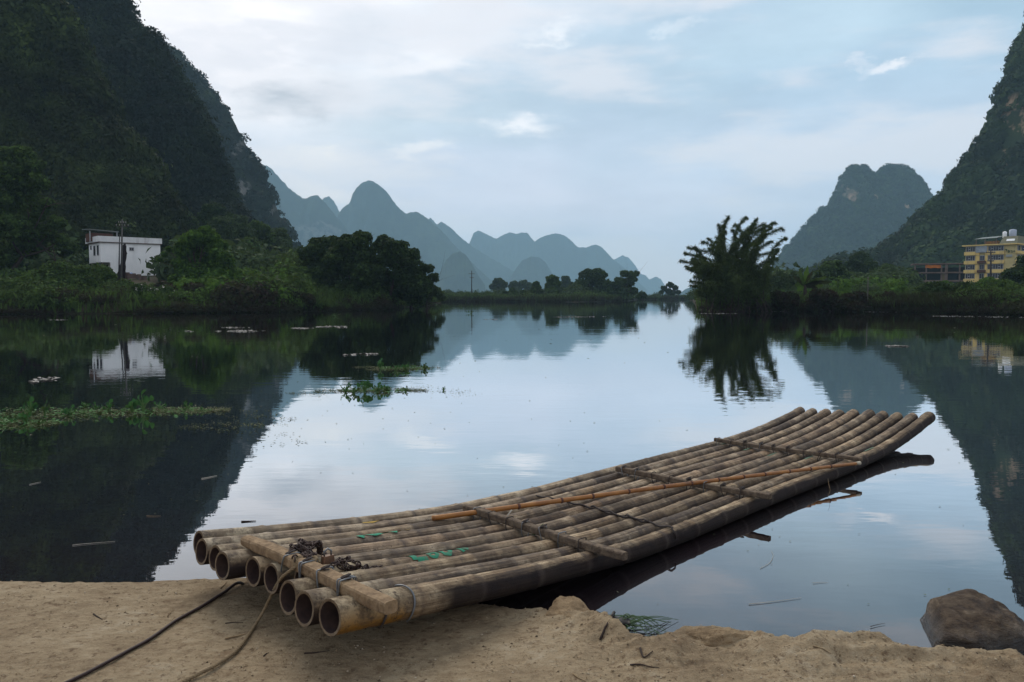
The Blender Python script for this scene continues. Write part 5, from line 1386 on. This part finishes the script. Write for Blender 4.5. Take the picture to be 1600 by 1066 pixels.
# ------------------------------------------------------------------ floating plants and litter
M['hy_leaf'] = leafmat('hyacinth_leaves', [(.035, .085, .04), (.03, .09, .04), (.045, .14, .045), (.11, .22, .12)], .25, 3)
M['hy_old'] = leafmat('old_hyacinth_leaves', [(.05, .035, .02), (.05, .08, .03), (.03, .09, .04), (.10, .15, .04)], .2, 3)
M['hy_stem'] = simple('hyacinth_stalk', (.07, .15, .04), (.05, .10, .03), 6, .6, .3)
M['hy_mix'] = leafmat('floating_leaf_mix', [(.06, .05, .03), (.05, .11, .04), (.07, .19, .06), (.16, .28, .15)], .2, 2, rpw=.8)
M['weed'] = leafmat('floating_weed', [(.05, .04, .03), (.07, .09, .035), (.10, .12, .06), (.26, .24, .19)], .1, 2, rpw=.8)
M['straw'] = simple('dry_straw', (.30, .22, .13), (.16, .11, .07), 10, .9, .1)


def hyacinth(label, px, py, hgt, spread, n, seed, mat='hy_leaf', tall=None, group=None):
    hgt *= .66 if px < 400 else .48; spread *= .9; n += 2
    b = un(px, py, 0); r = np.random.default_rng(seed); root = empty('water_hyacinth', b, r.uniform(0, 6), label=label, cat='water plant', group=group); st = MB(); lf = MB()
    for k in range(n):
        a = r.uniform(0, 6.283); out = spread * r.uniform(.15, 1); hh = hgt * r.uniform(.35, .8)
        if k == 0: hh, out = hgt, spread * .3
        tip = np.array([math.cos(a) * out, math.sin(a) * out, hh]); mid = tip * [.35, .35, .6]; p = catmull([np.array([0, 0, -.02]), mid, tip], 5); st.tube(p, np.linspace(.010, .005, len(p)), 6)
        L = hgt * r.uniform(.30, .5) if k else hgt * .42; wd = L * .48; d = np.array([math.cos(a) * .6, math.sin(a) * .6, .75]) + r.normal(size=3) * .25; d /= np.linalg.norm(d); s = np.cross(d, r.normal(size=3) * .4 + np.array([math.cos(a), math.sin(a), .4])); s /= np.linalg.norm(s); nn = np.cross(s, d); V = []; m = 7
        for j in range(m):
            f = j / (m - 1); w = wd * (math.sin(min(1, f * .93 + .05) * math.pi) ** .55); c = tip + d * L * f - nn * (L * .25 * f * f); V += [c - s * w + nn * w * .35, c - s * w * .5 + nn * w * .1, c, c + s * w * .5 + nn * w * .1, c + s * w + nn * w * .35]
        lf.add(V, [(5 * j + q, 5 * j + q + 1, 5 * j + 6 + q, 5 * j + 5 + q) for j in range(m - 1) for q in range(4)])
    st.build('stalk', M['hy_stem'], root, True); lf.build('leaves', M[mat], root, True); return root


GH = 'water hyacinths on the left floating mat'
for k, (lab, px, py, h, s, n) in enumerate([('pale hyacinth at the left edge of the left mat', 8, 664, .13, .16, 9), ('bright leafy hyacinth spreading near the left end of the mat', 42, 660, .20, .14, 9), ('tall bushy hyacinth with brown stalks near the left end', 48, 648, .26, .10, 7), ('hyacinth holding one broad white-green leaf aloft, left part of mat', 70, 650, .24, .06, 4), ('vivid light green rosette in the middle of the left mat', 110, 650, .16, .17, 12), ('low hyacinth just behind the vivid rosette', 132, 637, .11, .09, 7), ('small upright hyacinth right of the vivid rosette', 150, 640, .12, .05, 4), ('hyacinth with curled pale leaf left of the tallest plant', 170, 643, .19, .09, 7), ('tallest hyacinth with a wide fan leaf on the left mat', 224, 644, .35, .10, 6), ('upright hyacinth directly left of the tallest plant', 206, 645, .22, .08, 7), ('leaning hyacinth right of the tallest plant', 250, 640, .13, .15, 6), ('small hyacinth near the thin right end of the left mat', 292, 640, .15, .07, 5), ('low hyacinth at the very right end of the left mat', 318, 643, .08, .08, 6), ('old low hyacinth with yellowing leaves at the front of the left mat', 62, 664, .10, .14, 9), ('tiny hyacinth sprig at the front of the left mat below the rosette', 152, 654, .07, .06, 5)]):
    hyacinth(lab, px, py, h, s, n, 700 + k, 'hy_old' if 'old' in lab else 'hy_leaf', group=GH)
GH2 = 'water hyacinths on the middle floating mats'
for k, (lab, px, py, h, s, n) in enumerate([('pale-leaved hyacinth at the left end of the nearer middle mat', 540, 613, .27, .12, 6), ('tallest hyacinth of the nearer middle mat', 570, 613, .36, .12, 9), ('dark bushy hyacinth left of the tallest one in the middle', 553, 615, .20, .15, 10), ('broad hyacinth right of the tallest one in the middle', 590, 612, .24, .15, 10), ('low hyacinth at the right of the nearer middle mat', 604, 611, .17, .10, 8), ('small yellowish hyacinth apart on the right tail of the nearer mat', 634, 611, .13, .06, 5), ('lone sprig floating right of the nearer middle mat', 693, 610, .10, .05, 4), ('tall hyacinth at the left end of the farther middle mat', 594, 578, .40, .10, 5), ('bushy hyacinth in the centre of the farther middle mat', 618, 579, .24, .16, 9), ('second bushy hyacinth of the farther middle mat, right of its centre', 634, 578, .26, .14, 8), ('spreading hyacinth at the right end of the farther middle mat', 664, 577, .22, .22, 8)]):
    hyacinth(lab, px, py, h, s, n, 740 + k, 'hy_old' if k in (2, 5, 10) else 'hy_leaf', group=GH2)

for k, (lab, px, py, h) in enumerate([('distant tuft of water plants floating before the dark tree clump', 524, 495, .5), ('distant sprig floating near the middle bank below the dark utility pole', 736, 490, .5)]):
    hyacinth(lab, px, py, h, .5, 9, 780 + k, 'hy_old')


def mat_patch(name, spec, size, mat, seed):
    r = np.random.default_rng(seed); Ps = []
    for (x0, y0, x1, y1, th, n) in spec:
        f = r.uniform(size=n); w = np.sin(np.clip(f * .96 + .03, 0, 1) * math.pi) ** .5; px = x0 + (x1 - x0) * f + r.normal(size=n) * 3; py = y0 + (y1 - y0) * f + r.normal(size=n) * th * w * .5
        k = fbm(P3(px * .06, py * .25, seed), 3, seed) > -.22; Ps += [un(a, b, .004) for a, b in zip(px[k], py[k])]
    Pt = np.array(Ps); Pt[:, 2] += np.abs(r.normal(size=len(Pt))) * .006; d = np.linalg.norm(Pt, axis=1)
    V, Fq = leaves_np(Pt, size, size * .55, np.array([[0, 0, 1.]]).repeat(len(Pt), 0) * 5, .8, 0, seed=seed); V[:, 2] = np.maximum(V[:, 2], .002)
    return tag(link(name, mesh_np(name, V, Fq, mat)), kind='stuff')


mat_patch('floating_weed', [(-260, 655, 335, 642, 10, 5200), (-200, 664, 90, 662, 8, 1800), (240, 640, 372, 640, 5, 1000), (280, 668, 410, 664, 8, 300), (340, 644, 460, 655, 16, 240), (520, 611, 665, 610, 5, 1500), (450, 614, 545, 610, 4, 500), (640, 606, 745, 616, 9, 160), (575, 577, 690, 575, 4, 1300), (555, 574, 600, 574, 2, 200), (330, 668, 480, 690, 16, 110)], .030, M['weed'], 800)
mat_patch('floating_leaves', [(-260, 652, 330, 641, 9, 1300), (-100, 660, 100, 660, 7, 420), (535, 610, 640, 610, 4.5, 420), (585, 576, 675, 575, 3.5, 260)], .062, M['hy_mix'], 820)
M['scum'] = simple('pale_scum', (.34, .33, .31), (.22, .21, .20), 3, .8, .2)
mat_patch('floating_scum', [(497, 511, 566, 511, 1.2, 450), (458, 513, 485, 513, .8, 80), (338, 518, 410, 517, 1.3, 250), (265, 518, 300, 518, 1, 80), (350, 512, 386, 512, .8, 60), (1365, 540.5, 1420, 541.5, .8, 100), (870, 495.5, 945, 495, .6, 120), (755, 499, 782, 499, .5, 30), (1095, 490, 1150, 490, .5, 65), (1190, 486.5, 1232, 486.5, .6, 75), (1320, 487, 1420, 487.5, .7, 150), (1460, 494, 1600, 496, .8, 200), (80, 500, 108, 500, .6, 40), (48, 596, 90, 592, 3, 45), (540, 555, 590, 553, 1.2, 30)], .13, M['scum'], 810)
# scattered specks and bits all over the water
r = np.random.default_rng(33); Ps = []
for n, (a, b, c, d) in ((60, (0, 1600, 480, 560)), (70, (0, 1000, 560, 860)), (40, (900, 1600, 620, 1000)), (50, (380, 760, 560, 700))):
    for k in range(n): Ps.append(un(r.uniform(a, b), r.uniform(c, d), .004))
Ps = np.array([p for p in Ps if p[1] > np.interp(p[0], EX, EY) + .25]); dd = np.linalg.norm(Ps[:, :2], axis=1)
V, Fq = leaves_np(Ps, np.clip(dd * .0032, .012, .14), np.clip(dd * .0016, .006, .07), np.array([[0, 0, 1.]]).repeat(len(Ps), 0) * 6, .5, 0, seed=4); V[:, 2] = np.maximum(V[:, 2], .003)
tag(link('floating_debris', mesh_np('floating_debris', V, Fq, M['weed'])), kind='stuff')


def stick(label, pts, z, rad, mat, name='twig', cat='twig', ground=False):
    P = []; rad *= 1 if ground else .5
    for (px, py) in pts:
        p = un(px, py, z)
        if ground: p[2] = float(shore_z(p[0], p[1])) + rad * .8
        P.append(p)
    p = catmull(P, 5); mb = MB(); mb.tube(p, np.linspace(rad, rad * .4, len(p)), 6); o = mb.build(name, mat, None, True, p[len(p) // 2]); return tag(o, label, cat)


M['pale_straw'] = simple('pale_straw', (.46, .43, .38), (.3, .28, .24), 12, .8, .2)
for lab, pts, z, rad, mt, nm in [
    ('pale straw floating straight on the dark water, left half', [(46, 757), (55, 755), (64, 753)], .004, .006, 'pale_straw', 'straw'),
    ('longer pale reed floating in the dark reflection above the shore', [(113, 852), (130, 850), (180, 846)], .004, .005, 'pale_straw', 'straw'),
    ('pale stick floating by the mountain reflection edge', [(315, 748), (326, 746), (339, 743)], .004, .010, 'pale_straw', 'twig'),
    ('dark stick floating in the bright reflection above the raft end', [(377, 815), (388, 814.5), (400, 814)], .004, .012, 'bark', 'twig'),
    ('thin brown straw floating left of the bright reflection', [(229, 806), (240, 806.5), (251, 806)], .004, .004, 'straw', 'straw'),
    ('long pale grass blade floating between raft and boulder', [(1170, 944), (1200, 941), (1238, 936), (1252, 934)], .004, .004, 'pale_straw', 'straw'),
    ('curved green grass blade floating beside the raft reflection', [(1188, 888), (1203, 879), (1208, 868), (1205, 861)], .004, .003, 'pale_straw', 'straw'),
    ('short pale blade drifting just above the long floating grass', [(1270, 911), (1282, 910), (1294, 910.5)], .004, .003, 'pale_straw', 'straw'),
    ('small brown twig floating left of the boulder', [(1360, 979), (1372, 976), (1383, 974)], .006, .004, 'bark', 'twig')]:
    stick(lab, pts, z, rad, M[mt], nm, nm)
for lab, pts, rad, mt in [
    ('curved brown twig on the sand left of the dark cable', [(146, 959), (152, 964), (160, 969)], .004, 'bark'),
    ('short straw on the sand between cable and rope', [(352, 1000), (368, 996), (384, 993)], .005, 'straw'),
    ('small dark twig on the sand under the raft end', [(352, 975), (366, 973), (380, 974)], .003, 'bark'),
    ('branching dry twig on the sand below the raft middle', [(985, 1040), (1000, 1044), (1015, 1047), (1030, 1046)], .004, 'bark'),
    ('dark twig lying near the grass blades at the shore edge', [(938, 1000), (948, 992), (958, 985)], .006, 'bark'),
    ('thin straw at the bottom right of the sand', [(1270, 1030), (1285, 1034), (1298, 1037)], .003, 'straw'),
    ('pale straw lying at the bottom of the sand, right of the rope', [(895, 1052), (905, 1058), (915, 1064)], .004, 'straw'),
    ('dark twig in the shadow beneath the raft end', [(475, 1022), (495, 1020), (515, 1017)], .004, 'bark'),
    ('straw tuft stalk standing on the sand near the cable', [(262, 962), (266, 956), (271, 951)], .003, 'straw'),
    ('short dark twig on the sand directly right of the rope', [(412, 1028), (416, 1024), (420, 1021)], .003, 'bark'),
    ('twisted twig on rough sand below the pointed stone', [(1000, 1024), (1006, 1034), (1020, 1030)], .005, 'bark'),
    ('dry leaf stalk on the sand under the cut ends', [(345, 917), (350, 911), (354, 905)], .004, 'straw')]:
    stick(lab, pts, .07, rad, M[mt], ground=True)
# litter of tiny chips and fibres on the sand
r = np.random.default_rng(44); px = r.uniform(-100, 1700, 2600); py = r.uniform(905, 1075, 2600); Pt = np.array([un(a, b, .08) for a, b in zip(px, py)])
dens = fbm(Pt * 3.0, 3, 5) + .5 * smooth(Pt[:, 0], -.2, .6); e = np.interp(Pt[:, 0], EX, EY); k = (Pt[:, 1] < e - .03) & (dens > -.1); Pt = Pt[k]; Pt[:, 2] = shore_z(Pt[:, 0], Pt[:, 1]) + .004
V, Fq = leaves_np(Pt, .016, .005, np.array([[0, 0, 1.]]).repeat(len(Pt), 0) * 4, .8, 0, seed=6)
tag(link('litter', mesh_np('litter', V, Fq, leafmat('litter', [(.05, .035, .025), (.12, .085, .05), (.25, .18, .11), (.38, .32, .22)], .02, 4))), kind='stuff')


r = np.random.default_rng(66); n = 3600; px = r.uniform(-100, 1700, n); py = r.uniform(900, 1078, n); Pt = np.array([un(a, b, .08) for a, b in zip(px, py)])
dens = fbm(Pt * 2.2, 3, 15) + .25 * smooth(Pt[:, 0], -.2, .6); e = np.interp(Pt[:, 0], EX, EY); k = (Pt[:, 1] < e - .02) & (dens > -.12); Pt = Pt[k]; n = len(Pt); rad = .0016 + .0055 * r.uniform(size=n) ** 4; Pt[:, 2] = shore_z(Pt[:, 0], Pt[:, 1]) + rad * .25
O8 = np.array([[1, 0, 0], [0, 1, 0], [-1, 0, 0], [0, -1, 0], [.1, .1, .8], [0, 0, -.6]]); V = Pt[:, None] + rad[:, None, None] * O8[None] * r.uniform(.6, 1.4, (n, 6, 3))
FT = np.array([[0, 1, 4], [1, 2, 4], [2, 3, 4], [3, 0, 4], [1, 0, 5], [2, 1, 5], [3, 2, 5], [0, 3, 5]]); Fq = (np.arange(n)[:, None, None] * 6 + FT[None]).reshape(-1, 3)
tag(link('gravel', mesh_np('gravel', V.reshape(-1, 3), Fq, leafmat('gravel', [(.06, .045, .035), (.16, .12, .08), (.30, .23, .15), (.46, .40, .32)], .01, 4, rpw=.9))), kind='stuff')


# grass blades trailing into the water by the pointed stone
b = un(985, 985, .02); root = empty('grass_tuft', b, label='tuft of thin green grass blades trailing into the water by the shore rock', cat='grass tuft'); mb = MB(); r = np.random.default_rng(55)
for k in range(26):
    a = un(945 + r.uniform(-4, 40), 962 + r.uniform(-2, 26), .02); e = un(985 + r.uniform(-10, 80), 968 + r.uniform(-2, 36), .005); m_ = (a + e) / 2 + [0, 0, r.uniform(.01, .06)]; mb.tube(catmull([a, m_, e], 5), np.linspace(.003, .0012, 11), 4)
mb.build('blade', simple('grass_blade', (.06, .12, .05), (.10, .14, .08), 8, .6, .2), root, False, b)
b = un(958, 972, .03); root = empty('shoe', b, R(-20), label='black washed-up sandal wedged between rock and water', cat='sandal'); k = MB()
V = []; n = 12
for i in range(n):
    f = i / (n - 1); w = .024 + .012 * math.sin(f * 3.0); x = (f - .5) * .17; V += [(x, -w, 0), (x, w, 0), (x, w, .016), (x, -w, .016)]
k.add(V, [(4 * i + j, 4 * i + (j + 1) % 4, 4 * i + 4 + (j + 1) % 4, 4 * i + 4 + j) for i in range(n - 1) for j in range(4)] + [(0, 1, 2, 3), (4 * n - 1, 4 * n - 2, 4 * n - 3, 4 * n - 4)]); k.build('sole', M['dark_iron'], root, True)
k = MB(); k.tube([(-.01, -.034, .012), (.0, -.02, .04), (.0, .02, .04), (-.01, .034, .012)], .008, 6); k.build('strap', M['dark_iron'], root, True)
stick('yellowish straw hanging down the dark side of the outer pole', [(1293, 744), (1295, 757), (1297, 766), (1294, 775)], .06, .003, M['straw'], 'straw', 'straw')
# little tufts of weed caught between the poles at the second crossbar
for k, (lab, px, py) in enumerate([('wisp of grass caught under the second crossbar, middle of raft', 843, 835), ('pale dry leaf hanging by the second crossbar', 784, 823)]):
    p = un(px, py, .14); root = empty('grass_wisp', p, label=lab, cat='grass'); mb = MB(); r = np.random.default_rng(k + 5)
    for j in range(14 if k == 0 else 3): mb.tube(catmull([p, p + r.normal(size=3) * .02 + [0, 0, .01], p + r.normal(size=3) * .05], 4), .0022 if k == 0 else .005, 4)
    mb.build('blade', M['hy_old'] if k == 0 else M['pale_straw'], root, False, p)
